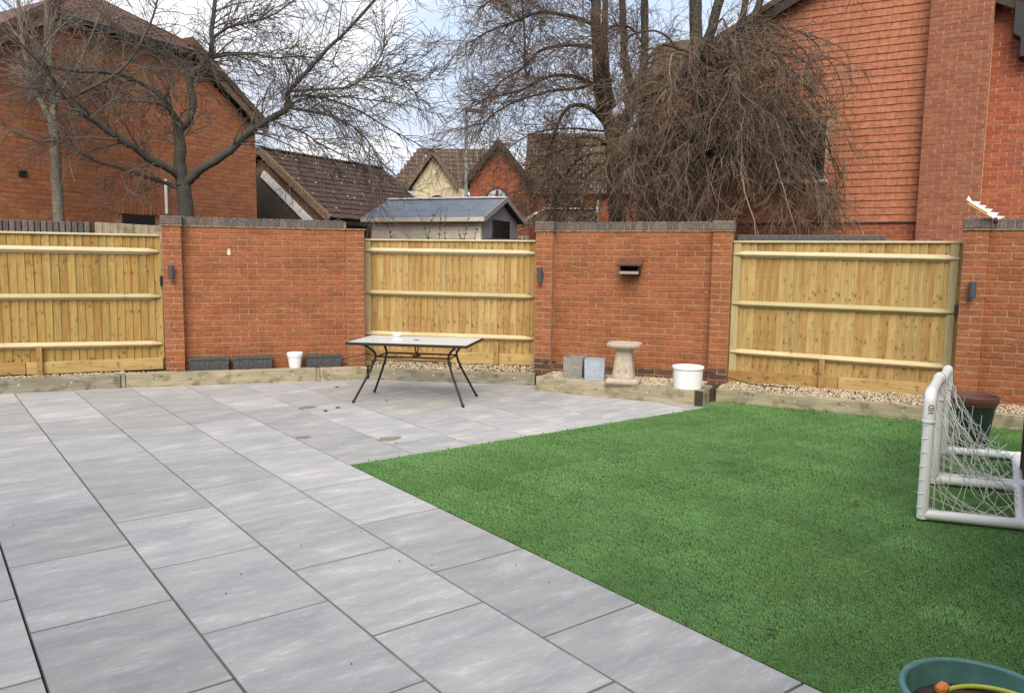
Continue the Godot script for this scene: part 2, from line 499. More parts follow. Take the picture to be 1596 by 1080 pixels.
# one brick wall with end pillars; local x runs along the wall, z towards the garden, pillar faces at z = 0
func garden_wall(label: String, a: Vector2, b: Vector2, left := true, right := true, caps := [true, true], plinth := 0) -> Node3D:
	var l := (b - a).length()
	var w := thing("garden_wall", label, "brick wall", Vector3(a.x, 0, a.y), heading(a, b), "brick walls of the garden boundary")
	var pw := 0.2275
	var x0 := pw if left else 0.0
	var x1 := l - pw if right else l
	var rows := 26
	var y0 := 2.01 - rows * 0.075
	var zf := -0.135            # face of the panel
	var core := MB.new()
	core.box(Vector3((x0 + x1) * 0.5, (y0 + 2.006) * 0.5, zf - 0.112), Vector3(x1 - x0 + 0.02, 2.006 - y0, 0.215))
	for s in 2:
		if (s == 0 and left) or (s == 1 and right):
			var cx := pw * 0.5 if s == 0 else l - pw * 0.5
			core.box(Vector3(cx, (y0 + 2.007) * 0.5, -0.165), Vector3(pw - 0.005, 2.007 - y0, 0.325))
	part(w, "mortar", core.mesh(), M["mortar"])
	for r in rows:
		var y := y0 + r * 0.075 + 0.0375
		var x := x0 - (0.1125 if r % 2 else 0.0)
		while x < x1 - 0.02:
			var s := maxf(x, x0)
			var e := minf(x + 0.225, x1)
			if e - s > 0.03:
				var len := cut(e - s) - 0.010
				var m: Material = M["clay%d" % (rng.randi() % 8)]
				if r < plinth: m = M["damp%d" % (rng.randi() % 4)]
				part(w, "brick", boxmesh(Vector3(len, 0.0655, 0.1025), 0.005), m, Transform3D(Basis(Vector3.UP, rng.randf_range(-0.012, 0.012)) * Basis(Vector3.BACK, rng.randf_range(-0.006, 0.006)), Vector3((s + e) * 0.5, y + rng.randf_range(-0.0015, 0.0015), zf - 0.05 + rng.randf_range(-0.002, 0.003))))
			x += 0.225
		for side in 2:
			if (side == 0 and not left) or (side == 1 and not right): continue
			var px := 0.0 if side == 0 else l - pw
			var pieces := [[pw * 0.5, pw]] if r % 2 == 0 else [[pw * 0.25, pw * 0.5], [pw * 0.75, pw * 0.5]]
			for q in pieces:
				var m: Material = M["clay%d" % (rng.randi() % 8)]
				if r < plinth + 1 and plinth > 0: m = M["damp%d" % (rng.randi() % 4)]
				part(w, "pillar_brick", boxmesh(Vector3(cut(q[1]) - 0.009, 0.0655, 0.33), 0.004), m, Transform3D(Basis(), Vector3(px + q[0], y, -0.165 + rng.randf_range(-0.0015, 0.0015))))
	# smears of mortar left on the faces of the bricks
	var sm := MB.new()
	for k in 150:
		var c := Vector3(rng.randf_range(x0 + 0.05, x1 - 0.05), y0 + 0.075 * rng.randi_range(3, rows - 1) + rng.randf_range(-0.012, 0.012), zf + 0.0045)
		if k % 4 == 0:
			c = Vector3(rng.randf_range(0.03, pw - 0.03) if (left and (k % 8 == 0 or not right)) else l - rng.randf_range(0.03, pw - 0.03), c.y, 0.002)
		var w2 := rng.randf_range(0.006, 0.04) * rng.randf_range(0.4, 1.0)
		var h2 := rng.randf_range(0.003, 0.008)
		if k % 5 == 0:
			w2 = rng.randf_range(0.003, 0.006)
			h2 = rng.randf_range(0.01, 0.03)
		var q := []
		for j in 7: q.append(c + Vector3(cos(TAU * j / 7) * w2 * rng.randf_range(0.6, 1.1), sin(TAU * j / 7) * h2 * rng.randf_range(0.6, 1.1), 0))
		sm.face(q, c - Vector3(0, 0, 1))
	part(w, "mortar_smears", sm.mesh(), M["mortar_smear"]).set_meta("kind", "stuff")
	# bedding course and brick-on-edge coping
	var bed := MB.new()
	bed.box(Vector3((x0 + x1) * 0.5, 2.0205, zf - 0.11), Vector3(x1 - x0, 0.023, 0.245), 0.004)
	if left: bed.box(Vector3(pw * 0.5, 2.0195, -0.165), Vector3(pw + 0.03, 0.021, 0.36), 0.004)
	if right: bed.box(Vector3(l - pw * 0.5, 2.0195, -0.165), Vector3(pw + 0.03, 0.021, 0.36), 0.004)
	part(w, "bedding", bed.mesh(), M["mortar_bed"])
	var cx := x0 + 0.04
	while cx < x1 - 0.02:
		part(w, "coping_brick", boxmesh(Vector3(0.0655, 0.106, 0.228), 0.005), M["engineering%d" % (rng.randi() % 4)], Transform3D(Basis(Vector3.BACK, rng.randf_range(-0.012, 0.012)), Vector3(cx, 2.085 + rng.randf_range(-0.002, 0.002), zf - 0.11 + rng.randf_range(-0.003, 0.003))))
		cx += 0.0755
	part(w, "coping_mortar", boxmesh(Vector3(x1 - x0, 0.09, 0.216)), M["mortar_bed"], at(Vector3((x0 + x1) * 0.5, 2.078, zf - 0.11)))
	for s in 2:
		if ((s == 0 and left) or (s == 1 and right)) and caps[s]:
			part(w, "pillar_cap", boxmesh(Vector3(pw + 0.03, 0.108, 0.35), 0.008), M["engineering%d" % (s * 2 + 1)], at(Vector3(pw * 0.5 if s == 0 else l - pw * 0.5, 2.085, -0.165)))
	return w

# a timber from p to q whose grain runs along it
func timber(parent: Node3D, called: String, p: Vector3, q: Vector3, wide: float, deep: float, m: Material, bev := 0.004) -> MeshInstance3D:
	var d := q - p
	var y := d.normalized()
	var z := Vector3.BACK
	if absf(y.dot(z)) > 0.9: z = Vector3.UP
	z = (z - y * z.dot(y)).normalized()
	var x := y.cross(z)
	return part(parent, called, boxmesh(Vector3(wide, cut(d.length()), deep), bev), m, Transform3D(Basis(x, y, z), (p + q) * 0.5))

func arris_mesh(l: float) -> ArrayMesh:
	var b := MB.new()
	var h := 0.042
	var pts := []
	for e in [[-l * 0.5, 0.35], [-l * 0.5 + 0.12, 1.0], [l * 0.5 - 0.12, 1.0], [l * 0.5, 0.35]]:
		pts.append([Vector3(-h * e[1], e[0], 0), Vector3(-0.006, e[0], 0.05 * e[1]), Vector3(0.006, e[0], 0.05 * e[1]), Vector3(h * e[1], e[0], 0)])
	for k in 3:
		for j in 4:
			var j2 := (j + 1) % 4
			b.face([pts[k][j], pts[k][j2], pts[k + 1][j2], pts[k + 1][j]], Vector3(0, (pts[k][j].y + pts[k + 1][j].y) * 0.5, 0.02))
	b.face(pts[0], Vector3.ZERO)
	b.face(pts[3], Vector3.ZERO)
	return b.mesh()

func feather_board(h: float) -> ArrayMesh:
	var key := "feather %.3f" % h
	if not meshes.has(key):
		var b := MB.new()
		b.hexa([Vector3(-0.0625, 0, -0.004), Vector3(0.0625, 0, -0.014), Vector3(0.0625, 0, 0.007), Vector3(-0.0625, 0, 0.004),
			Vector3(-0.0625, h, -0.004), Vector3(0.0625, h, -0.014), Vector3(0.0625, h, 0.007), Vector3(-0.0625, h, 0.004)])
		meshes[key] = b.mesh()
	return meshes[key]

# feather-edge fence seen from its rail side; boards stand behind z = 0
func garden_fence(label: String, a: Vector2, b: Vector2, foot: float, rails: Array, stakes: Array, ends: Array, batch := "board") -> Node3D:
	var l := (b - a).length()
	var f := thing("garden_fence", label, "fence", Vector3(a.x, 0, a.y), heading(a, b), "timber fence panels between the brick pillars")
	var n := int(round(l / 0.088))
	var step := l / n
	for k in n:
		var t := Transform3D(Basis(Vector3.UP, -0.125 + rng.randf_range(-0.03, 0.03)) * Basis(Vector3.BACK, rng.randf_range(-0.003, 0.003)), Vector3(step * (k + 0.5), foot + 0.14, -0.006 + rng.randf_range(-0.002, 0.002)))
		part(f, "board", feather_board(1.882 - foot - 0.14), M["%s%d" % [batch, rng.randi() % 10]], t)
	var g := l * 0.52
	timber(f, "gravel_board", Vector3(0.0, foot + 0.075, 0.016), Vector3(g - 0.003, foot + 0.075, 0.016), 0.15, 0.028, M["board4"])
	timber(f, "gravel_board", Vector3(g + 0.003, foot + 0.072, 0.016), Vector3(l, foot + 0.075, 0.016), 0.15, 0.028, M["board2"])
	timber(f, "capping_rail", Vector3(0.0, 1.894, 0.004), Vector3(l, 1.896, 0.004), 0.024, 0.062, M["rail0"])
	for k in rails.size():
		var o := part(f, "arris_rail", arris_mesh(l - 0.02), M["rail%d" % ((k * 3) % 4)], Transform3D(Basis(Vector3.BACK, -PI / 2 + (rails[k][1] - rails[k][0]) / l), Vector3(l * 0.5, (rails[k][0] + rails[k][1]) * 0.5, 0.012)))
		o.name = "arris_rail"
	for e in ends: timber(f, "post", Vector3(e, 0.0, -0.02), Vector3(e, 1.88, -0.02), 0.085, 0.085, M["rail3"])
	for s in stakes: timber(f, "stake", Vector3(s, 0.05, 0.055), Vector3(s, 0.52, 0.055), 0.062, 0.045, M["board4"])
	return f

func sleeper(label: String, a: Vector2, b: Vector2, h: float, tone: int, bolts := true) -> Node3D:
	var l := (b - a).length()
	var s := thing("timber_sleeper", label, "timber edging", Vector3(a.x, 0, a.y), heading(a, b), "timber edging of the gravel beds")
	timber(s, "beam", Vector3(0, h * 0.5 - 0.01, -0.05), Vector3(l, h * 0.5 - 0.01, -0.05), h + 0.02, 0.1, M["sleeper%d" % tone], 0.007)
	if bolts:
		var b2 := MB.new()
		b2.lathe([Vector2(0.0, 0.006), Vector2(0.011, 0.005), Vector2(0.014, 0.0)], 10)
		var k := 0.35
		while k < l - 0.1:
			part(s, "screw_head", b2.mesh(), M["galvanised"], Transform3D(Basis(Vector3.RIGHT, PI / 2), Vector3(k, h * 0.55, 0.0)))
			k += 0.55
	return s

# ------------------------------------------------------------------ house builders
# courses of bricks over a local xy field; inside says where a brick may lie; the first limit are parts, the rest one mass
func brick_field(parent: Node3D, x0: float, x1: float, y0: float, y1: float, z: float, kind: String, kinds: int, limit: int, inside: Callable, order_from := 0.0, called := "brick") -> void:
	var spots := []
	var r := 0
	var y := y0
	while y < y1:
		var x := x0 - (0.1125 if r % 2 else 0.0)
		while x < x1 - 0.02:
			var s := maxf(x, x0)
			var e := minf(x + 0.225, x1)
			if e - s > 0.03 and inside.call((s + e) * 0.5, y + 0.0375): spots.append([s, e, y + 0.0375])
			x += 0.225
		y += 0.075
		r += 1
	spots.sort_custom(func(p, q): return absf(p[0] - order_from) + absf(p[2] - 2.6) < absf(q[0] - order_from) + absf(q[2] - 2.6))
	var rest := []
	for k in kinds: rest.append(MB.new())
	for i in spots.size():
		var q: Array = spots[i]
		var len := cut(q[1] - q[0]) - 0.01
		var k := rng.randi() % kinds
		var c := Vector3((q[0] + q[1]) * 0.5, q[2], z - 0.03 + rng.randf_range(-0.0015, 0.002))
		if i < limit: part(parent, called, boxmesh(Vector3(len, 0.0655, 0.06)), M["%s%d" % [kind, k]], at(c))
		else: rest[k].box(c, Vector3(len, 0.0655, 0.06))
	var m := ArrayMesh.new()
	for k in kinds:
		if rest[k].v.size():
			rest[k].add_to(m)
			m.surface_set_material(m.get_surface_count() - 1, M["%s%d" % [kind, k]])
	if m.get_surface_count():
		part(parent, called + "work", m, null).set_meta("kind", "stuff")

# tiles laid on a slope: o eave corner, ex along the eave, es up the slope (units)
func roof_slope(parent: Node3D, o: Vector3, ex: Vector3, es: Vector3, l: float, s: float, gauge: float, wide: float, kind: String, kinds: int, limit: int, taper0 := 0.0, taper1 := 0.0, called := "roof_tile") -> void:
	var up := ex.cross(es).normalized()
	if up.y < 0: up = -up
	var rows := int(ceil(s / gauge))
	var rest := []
	for k in kinds: rest.append(MB.new())
	var count := 0
	for r in rows:
		var a := taper0 * float(r) / rows
		var z := l - taper1 * float(r) / rows
		var x := a + (wide * 0.5 if r % 2 else 0.0) - wide * 0.5
		while x < z:
			var xa := maxf(x, a)
			var xb := minf(x + wide, z)
			if xb - xa < 0.03:
				x += wide
				continue
			var tw := cut(xb - xa) - 0.01
			var c := o + ex * ((xa + xb) * 0.5) + es * (r * gauge + gauge * 0.55)
			var t := Transform3D(Basis(ex, up, es) * Basis(Vector3.RIGHT, 0.085 + rng.randf_range(-0.008, 0.008)), c + up * (0.012 + rng.randf_range(-0.003, 0.003)))
			var k := rng.randi() % kinds
			if count < limit: part(parent, called, boxmesh(Vector3(tw, 0.024, gauge + 0.05)), M["%s%d" % [kind, k]] if kinds > 1 else M[kind], t)
			else:
				var q := []
				for yy in [-0.009, 0.009]:
					for k2 in [[-1, -1], [1, -1], [1, 1], [-1, 1]]: q.append(t * Vector3(k2[0] * tw * 0.5, yy, k2[1] * (gauge + 0.05) * 0.5))
				rest[k].hexa(q)
			count += 1
			x += wide
	var m := ArrayMesh.new()
	for k in kinds:
		if rest[k].v.size():
			rest[k].add_to(m)
			m.surface_set_material(m.get_surface_count() - 1, M["%s%d" % [kind, k]] if kinds > 1 else M[kind])
	if m.get_surface_count(): part(parent, called + "s", m, null).set_meta("kind", "stuff")

func beam_between(parent: Node3D, called: String, p: Vector3, q: Vector3, wide: float, deep: float, m: Material, up := Vector3.UP) -> MeshInstance3D:
	var y := (q - p).normalized()
	var z := (up - y * up.dot(y)).normalized()
	var x := y.cross(z)
	return part(parent, called, boxmesh(Vector3(wide, cut((q - p).length()), deep), 0.0), m, Transform3D(Basis(x, y, z), (p + q) * 0.5))

# window in local xy with its centre at c and its face towards z
func window(parent: Node3D, c: Vector3, w: float, h: float, frame: Material, sill: Material, lights := 2) -> void:
	var f := MB.new()
	var t := 0.05
	f.box(c + Vector3(0, h * 0.5 - t * 0.5, 0), Vector3(w, t, 0.06))
	f.box(c - Vector3(0, h * 0.5 - t * 0.5, 0), Vector3(w, t, 0.06))
	for k in lights + 1:
		f.box(c + Vector3(-w * 0.5 + t * 0.5 + (w - t) * k / lights, 0, 0.001), Vector3(t, h - 2 * t, 0.06))
	var win := part(parent, "window", f.mesh(), frame)
	for k in lights:
		var pw := (w - t) / lights
		part(win, "pane", boxmesh(Vector3(pw - t, h - 2 * t, 0.008)), M["window_glass"], at(c + Vector3(-w * 0.5 + t * 0.5 + pw * (k + 0.5), 0, -0.01)))
	if sill: part(win, "sill", boxmesh(Vector3(w + 0.16, 0.06, 0.14), 0.006), sill, at(c + Vector3(0, -h * 0.5 - 0.032, 0.05)))

# ------------------------------------------------------------------ trees
func path(p: Vector3, dir: Vector3, l: float, steps: int, sag: float, jitter: float) -> Array:
	var pts := [p]
	var d := dir.normalized()
	var s := l / steps
	for k in steps:
		d = (d + Vector3(rng.randf_range(-1, 1), rng.randf_range(-1, 1), rng.randf_range(-1, 1)) * jitter + Vector3(0, -sag, 0)).normalized()
		p += d * s
		pts.append(p)
	return pts

func taper(n: int, r0: float, r1: float) -> Array:
	var a := []
	for k in n: a.append(lerpf(r0, r1, float(k) / (n - 1)))
	return a

func side_dir(t: Vector3, spread: float) -> Vector3:
	var r := Vector3(rng.randf_range(-1, 1), rng.randf_range(-1, 1), rng.randf_range(-1, 1))
	r = (r - t * r.dot(t)).normalized()
	return (t + r * spread).normalized()

# twigs: list of builders by tone; st: dictionary n, len, sag, jit, spread
func grow(mbs: Array, p: Vector3, dir: Vector3, l: float, r: float, level: int, st: Dictionary) -> void:
	var steps := 3 if level == 0 else (4 if level == 1 else 6)
	var pts := path(p, dir, l, steps, st.sag, st.jit)
	var mb: MB = mbs[rng.randi() % mbs.size()]
	mb.tube(pts, taper(steps + 1, r, maxf(r * 0.4, st.thin)), 3 if r < 0.012 else (4 if r < 0.03 else 6), false)
	if level == 0: return
	var kids: int = st.n[level]
	for k in kids:
		var f := rng.randf_range(0.12, 1.0)
		var i := clampi(int(f * steps), 0, steps - 1)
		var q: Vector3 = pts[i].lerp(pts[i + 1], f * steps - i)
		var t: Vector3 = (pts[i + 1] - pts[i]).normalized()
		grow(mbs, q, side_dir(t, st.spread), l * rng.randf_range(0.35, 0.75) * st.shrink, maxf(r * (1.0 - 0.5 * f) * 0.5, st.thin), level - 1, st)

func smooth_limb(pts: Array, per := 4) -> Array:
	var out := []
	for i in pts.size() - 1:
		var p0: Vector3 = pts[max(i - 1, 0)]
		var p1: Vector3 = pts[i]
		var p2: Vector3 = pts[i + 1]
		var p3: Vector3 = pts[min(i + 2, pts.size() - 1)]
		for k in per: out.append(p1.cubic_interpolate(p2, p0, p3, float(k) / per))
	out.append(pts[-1])
	return out

func limb(parent: Node3D, called: String, pts: Array, r0: float, r1: float, m: Material, sides := 8) -> Array:
	var s := smooth_limb(pts)
	for k in range(1, s.size() - 1): s[k] += Vector3(rng.randf_range(-1, 1), rng.randf_range(-1, 1), rng.randf_range(-1, 1)) * r0 * 0.12
	var b := MB.new()
	b.tube(s, taper(s.size(), r0, r1), sides, true)
	part(parent, called, b.mesh(), m)
	return s

# sprays of twigs along a limb already built
func dress(mbs: Array, s: Array, from: float, count: int, l: float, r: float, level: int, st: Dictionary) -> void:
	for k in count:
		var f := rng.randf_range(from, 1.0)
		var i := clampi(int(f * (s.size() - 1)), 0, s.size() - 2)
		var p: Vector3 = s[i].lerp(s[i + 1], rng.randf())
		var t: Vector3 = (s[i + 1] - s[i]).normalized()
		grow(mbs, p, side_dir(t, st.first), l * rng.randf_range(0.5, 1.15), r, level, st)

func crown(parent: Node3D, mbs: Array, mats: Array) -> void:
	var m := ArrayMesh.new()
	for k in mbs.size():
		if mbs[k].v.size():
			mbs[k].add_to(m)
			m.surface_set_material(m.get_surface_count() - 1, mats[k])
	part(parent, "crown", m, null).set_meta("kind", "stuff")

# ------------------------------------------------------------------ the scene
func _ready() -> void:
	rng.seed = 20240217
	var cam := Camera3D.new()
	cam.name = "camera"
	cam.position = Vector3(-0.3393, 1.6549, 3.8921)
	cam.rotation = Vector3(-0.11045, -0.65401, 0.01267)
	cam.fov = 47.32
	cam.near = 0.05
	cam.far = 400.0
	add_child(cam)
	cam.current = true
	var env := Environment.new()
	env.background_mode = Environment.BG_SKY
	var sky := Sky.new()
	var pan := PanoramaSkyMaterial.new()
	pan.panorama = sky_image()
	pan.energy_multiplier = 1.0
	sky.sky_material = pan
	env.sky = sky
	env.tonemap_mode = Environment.TONE_MAPPER_LINEAR
	env.tonemap_exposure = 1.62
	env.sdfgi_enabled = true
	env.ssao_enabled = true
	env.ssil_enabled = true
	var we := WorldEnvironment.new()
	we.name = "daylight"
	we.environment = env
	add_child(we)
	var sun := DirectionalLight3D.new()
	sun.name = "sun"
	sun.light_energy = 0.8
	sun.light_color = Color(1.0, 0.955, 0.89)
	sun.light_angular_distance = 42.0
	sun.shadow_enabled = true
	sun.rotation_degrees = Vector3(-44, -42, 0)
	add_child(sun)

	make_textures()
	make_materials()
	build_ground()
	build_boundary()
	build_left_house()
	build_low_house()
	build_shed()
	build_far_houses()
	build_right_house()
	build_trees()
	build_bed_things()
	build_table()
	build_goals()
	build_small_things()

# soft broken cloud over pale blue
func sky_image() -> ImageTexture:
	var w := 1024
	var h := 512
	var f := FastNoiseLite.new()
	f.seed = 8
	f.frequency = 1.15
	f.fractal_octaves = 5
	var g := FastNoiseLite.new()
	g.seed = 21
	g.frequency = 2.6
	g.fractal_octaves = 4
	var im := Image.create(w, h, false, Image.FORMAT_RGB8)
	for y in h:
		var el := PI * 0.5 - PI * (y + 0.5) / h
		for x in w:
			var az := TAU * ((x + 0.5) / w)
			var d := Vector3(cos(el) * cos(az), sin(el), cos(el) * sin(az))
			var q := d / (0.32 + absf(d.y)) * 1.1
			var n := f.get_noise_3d(q.x, q.y * 0.4, q.z)
			var n2 := g.get_noise_3d(q.x + 9.0, q.y * 0.4, q.z)
			var blue := Color(0.64, 0.73, 0.85).lerp(Color(0.76, 0.80, 0.86), clampf(1.0 - d.y * 1.6, 0.0, 1.0))
			var cover := smoothstep(-0.30, 0.14, n + 0.25 * n2)
			var lit := smoothstep(-0.3, 0.45, n2 + 0.4 * n)
			var cloud := Color(0.71, 0.735, 0.785).lerp(Color(0.89, 0.89, 0.90), lit)
			var c := blue.lerp(cloud, cover * 0.92)
			if d.y < 0.0: c = c.lerp(Color(0.42, 0.40, 0.36), clampf(-d.y * 12.0, 0.0, 1.0))
			im.set_pixel(x, y, c)
	return ImageTexture.create_from_image(im)

func flat_poly(pts: Array, y: float, thick: float) -> ArrayMesh:
	var poly := PackedVector2Array()
	for p in pts: poly.append(Vector2(p.x, p.y))
	var tri := Geometry2D.triangulate_polygon(poly)
	var b := MB.new()
	for k in range(0, tri.size(), 3):
		var q := []
		for j in 3: q.append(Vector3(poly[tri[k + j]].x, y, poly[tri[k + j]].y))
		b.face(q, q[0] - Vector3(0, 1, 0))
	for k in poly.size():
		var p := poly[k]
		var q := poly[(k + 1) % poly.size()]
		b.face([Vector3(p.x, y, p.y), Vector3(q.x, y, q.y), Vector3(q.x, y - thick, q.y), Vector3(p.x, y - thick, p.y)], Vector3((p.x + q.x) * 0.5 - (q.y - p.y), y - thick * 0.5, (p.y + q.y) * 0.5 + (q.x - p.x)))
	return b.mesh()

# ------------------------------------------------------------------ ground, patio, lawn, beds
const S0 := Vector2(-2.9, -7.845)
const S1 := Vector2(1.732, -6.739)
const S2 := Vector2(4.578, -5.74)
const S3 := Vector2(6.172, -4.078)
const S4 := Vector2(7.216, -1.983)
const S5 := Vector2(9.1, 2.177)
const PL := Vector2(5.914, -3.761)
const PR := Vector2(6.827, -1.849)

func build_ground() -> void:
	var g := MB.new()
	g.face([Vector3(-150, -0.06, -160), Vector3(160, -0.06, -160), Vector3(160, -0.06, 60), Vector3(-150, -0.06, 60)], Vector3(0, -1, 0))
	struct("ground", g.mesh(), M["soil"])
	# patio: dark joint bed with porcelain slabs, 600 by 900, half-bonded by column
	var pb := MB.new()
	pb.face([Vector3(-3.6, -0.034, -9), Vector3(8.4, -0.034, -9), Vector3(8.4, -0.034, -1.79), Vector3(-3.6, -0.034, -1.79)], Vector3(0, -1, 0))
	pb.face([Vector3(-3.6, -0.0341, -1.79), Vector3(2.404, -0.0341, -1.79), Vector3(2.404, -0.0341, 5.4), Vector3(-3.6, -0.0341, 5.4)], Vector3(0, -1, 0))
	var patio := struct("patio", pb.mesh(), M["joint"])
	var edge := PackedVector2Array([S0, S1, S2, S3, PL, PR, S4, Vector2(8.0, 6), Vector2(-4, 6), Vector2(-4, -8)])
	for k in range(-6, 13):
		var x := k * 0.6
		var z := -9.0 + (0.45 if posmod(k, 2) == 1 else 0.0)
		while z < 5.0:
			var z1 := z + 0.9
			var za := z
			if k >= 4:
				if za >= -1.8:
					z += 0.9
					continue
				z1 = minf(z1, -1.786)
			var c := Vector2(x + 0.3, (za + z1) * 0.5)
			var near := false
			for o in [Vector2(0, 0), Vector2(-0.3, 0.44), Vector2(0.3, 0.44), Vector2(-0.3, -0.44), Vector2(0.3, -0.44), Vector2(-0.3, 0), Vector2(0.3, 0)]:
				if Geometry2D.is_point_in_polygon(c + o, edge): near = true
			if near and z1 - za > 0.1:
				var s := Vector3(0.588, 0.04, cut(z1 - za) - 0.0125)
				part(patio, "slab", boxmesh(s, 0.0015), M["slab%d" % (rng.randi() % 10)], Transform3D(Basis(Vector3.RIGHT, rng.randf_range(-0.0012, 0.0012)) * Basis(Vector3.BACK, rng.randf_range(-0.0015, 0.0015)) * Basis(Vector3.UP, PI if rng.randf() < 0.5 else 0.0), Vector3(c.x, -0.0200 + rng.randf_range(-0.0008, 0.0008), c.y)))
			z += 0.9
	# artificial lawn
	var lawn := [Vector2(2.402, -1.784), Vector2(6.80, -1.784), Vector2(7.25, -1.93), Vector2(9.0, 1.95), Vector2(7.0, 1.9), Vector2(3.1, 3.5), Vector2(3.0, 5.4), Vector2(2.402, 5.4)]
	struct("lawn", flat_poly(lawn, 0.0, 0.03), M["turf_backing"])
	var blades := MB.new()
	blades.paint = true
	var side := 0.2
	var tones := [Color(0.150, 0.310, 0.095), Color(0.172, 0.335, 0.107), Color(0.125, 0.271, 0.077), Color(0.194, 0.361, 0.125), Color(0.249, 0.353, 0.138), Color(0.103, 0.224, 0.060)]
	for k in 2300:
		var p := Vector3(rng.randf_range(-0.5, 0.5) * side, 0, rng.randf_range(-0.5, 0.5) * side)
		var an := rng.randf() * TAU
		var o := Vector3(cos(an), 0, sin(an))
		var wv := Vector3(-sin(an), 0, cos(an)) * rng.randf_range(0.0008, 0.0014)
		var hh := rng.randf_range(0.005, 0.011)
		var lean := o * rng.randf_range(0.002, 0.010) + Vector3(0.0055, 0, 0.0)
		var nn := (Vector3.UP * 0.8 - o * 0.35).normalized()
		blades.tint = tones[rng.randi() % 6]
		var i0 := blades.vert(p - wv, nn, Vector2.ZERO)
		blades.vert(p + wv, nn, Vector2.ZERO)
		blades.vert(p + lean * 0.4 + Vector3(0, hh * 0.6, 0) + wv * 0.8, nn, Vector2.ZERO)
		blades.vert(p + lean * 0.4 + Vector3(0, hh * 0.6, 0) - wv * 0.8, nn, Vector2.ZERO)
		blades.vert(p + lean + Vector3(0, hh, 0), nn, Vector2.ZERO)
		blades.ix.append_array([i0, i0 + 2, i0 + 1, i0, i0 + 3, i0 + 2, i0 + 3, i0 + 4, i0 + 2])
	var poly := PackedVector2Array(lawn)
	var spots := []
	var gx := 2.402 + side * 0.5
	while gx < 9.2:
		var gz := -1.784 + side * 0.5
		if gx > 6.8: gz -= side
		while gz < 5.4:
			var ok := false
			for o in [Vector2(0, 0), Vector2(0.1, 0.1), Vector2(-0.1, 0.1), Vector2(0.1, -0.1), Vector2(-0.1, -0.1)]:
				if Geometry2D.is_point_in_polygon(Vector2(gx, gz) + o, poly): ok = true
			if ok: spots.append(Vector2(gx, gz))
			gz += side
		gx += side
	var mm := MultiMesh.new()
	mm.transform_format = MultiMesh.TRANSFORM_3D
	mm.use_colors = true
	mm.mesh = blades.mesh()
	mm.instance_count = spots.size()
	var lay := FastNoiseLite.new()
	lay.seed = 5
	lay.frequency = 0.9
	for k in spots.size():
		var q: Vector2 = spots[k]
		var tall := 1.0 + 0.35 * lay.get_noise_2d(q.x, q.y)
		var way := int(floor((lay.get_noise_2d(q.x + 40.0, q.y * 1.6) * 1.6 + rng.randf_range(-0.35, 0.35)) * 2.0 + 2.0))     # the pile lies in drifts
		mm.set_instance_transform(k, Transform3D(Basis(Vector3.UP, PI * 0.5 * posmod(way, 4)).scaled(Vector3(1, tall, 1)), Vector3(q.x + rng.randf_range(-0.006, 0.004), 0.0, q.y + rng.randf_range(-0.006, 0.004))))
		var patch_tone := 0.98 + 0.34 * lay.get_noise_2d(q.x * 1.3 + 90.0, q.y * 1.3) + rng.randf_range(-0.03, 0.03)  # tone of each patch drifts by noise
		mm.set_instance_color(k, Color(patch_tone * (1.0 + rng.randf_range(-0.03, 0.05)), patch_tone, patch_tone))
	var grass := MultiMeshInstance3D.new()
	grass.name = "artificial_grass"
	grass.multimesh = mm
	var gm := StandardMaterial3D.new()
	gm.vertex_color_use_as_albedo = true
	gm.roughness = 0.55
	gm.metallic_specular = 0.3
	grass.material_override = gm
	grass.set_meta("label", "bright green artificial grass of the lawn beside the slab patio")
	grass.set_meta("category", "artificial grass")
	grass.set_meta("kind", "stuff")
	add_child(grass)
	# gravel beds behind the timber edging
	var n1 := Vector2(0.232, -0.973)
	var n2 := Vector2(0.331, -0.944)
	struct("gravel_bed", flat_poly([S0 + n1 * 0.09, S1 + n1 * 0.09, S2 + n2 * 0.09, Vector2(4.95, -6.5), Vector2(2.2, -7.3), Vector2(-2.7, -8.5)], 0.135, 0.19), M["soil"])
	struct("gravel_bed", flat_poly([S2 + Vector2(0.06, -0.09), S3 + Vector2(0.06, -0.06), Vector2(6.9, -4.6), Vector2(4.9, -6.7)], 0.137, 0.19), M["soil"])
	struct("gravel_bed", flat_poly([PL + Vector2(0.09, -0.02), PR + Vector2(0.05, -0.1), Vector2(7.2, -1.99), Vector2(8.0, -2.4), Vector2(6.6, -4.7)], 0.16, 0.21), M["soil"])
	struct("gravel_bed", flat_poly([S4 + Vector2(0.08, -0.04), S5 + Vector2(0.08, -0.04), Vector2(10.4, 1.6), Vector2(8.0, -2.6)], 0.133, 0.19), M["soil"])
	var st := MB.new()
	var bumps := []
	var ico := [Vector3(0, 1, 0)]
	for k in 5: ico.append(Vector3(cos(TAU * k / 5) * 0.9, 0.4, sin(TAU * k / 5) * 0.9))
	for k in 5: ico.append(Vector3(cos(TAU * (k + 0.5) / 5) * 0.9, -0.4, sin(TAU * (k + 0.5) / 5) * 0.9))
	for k in ico.size(): bumps.append(ico[k] * Vector3(1.15, 0.62, 0.85) * rng.randf_range(0.85, 1.15))
	st.paint = false
	for k in 5:
		var j := (k + 1) % 5
		st.face([bumps[0], bumps[1 + k], bumps[1 + j]], Vector3.ZERO)
		st.face([bumps[1 + k], bumps[1 + j], bumps[6 + k]], Vector3.ZERO)
		st.face([bumps[1 + j], bumps[6 + j], bumps[6 + k]], Vector3.ZERO)
	var where := []
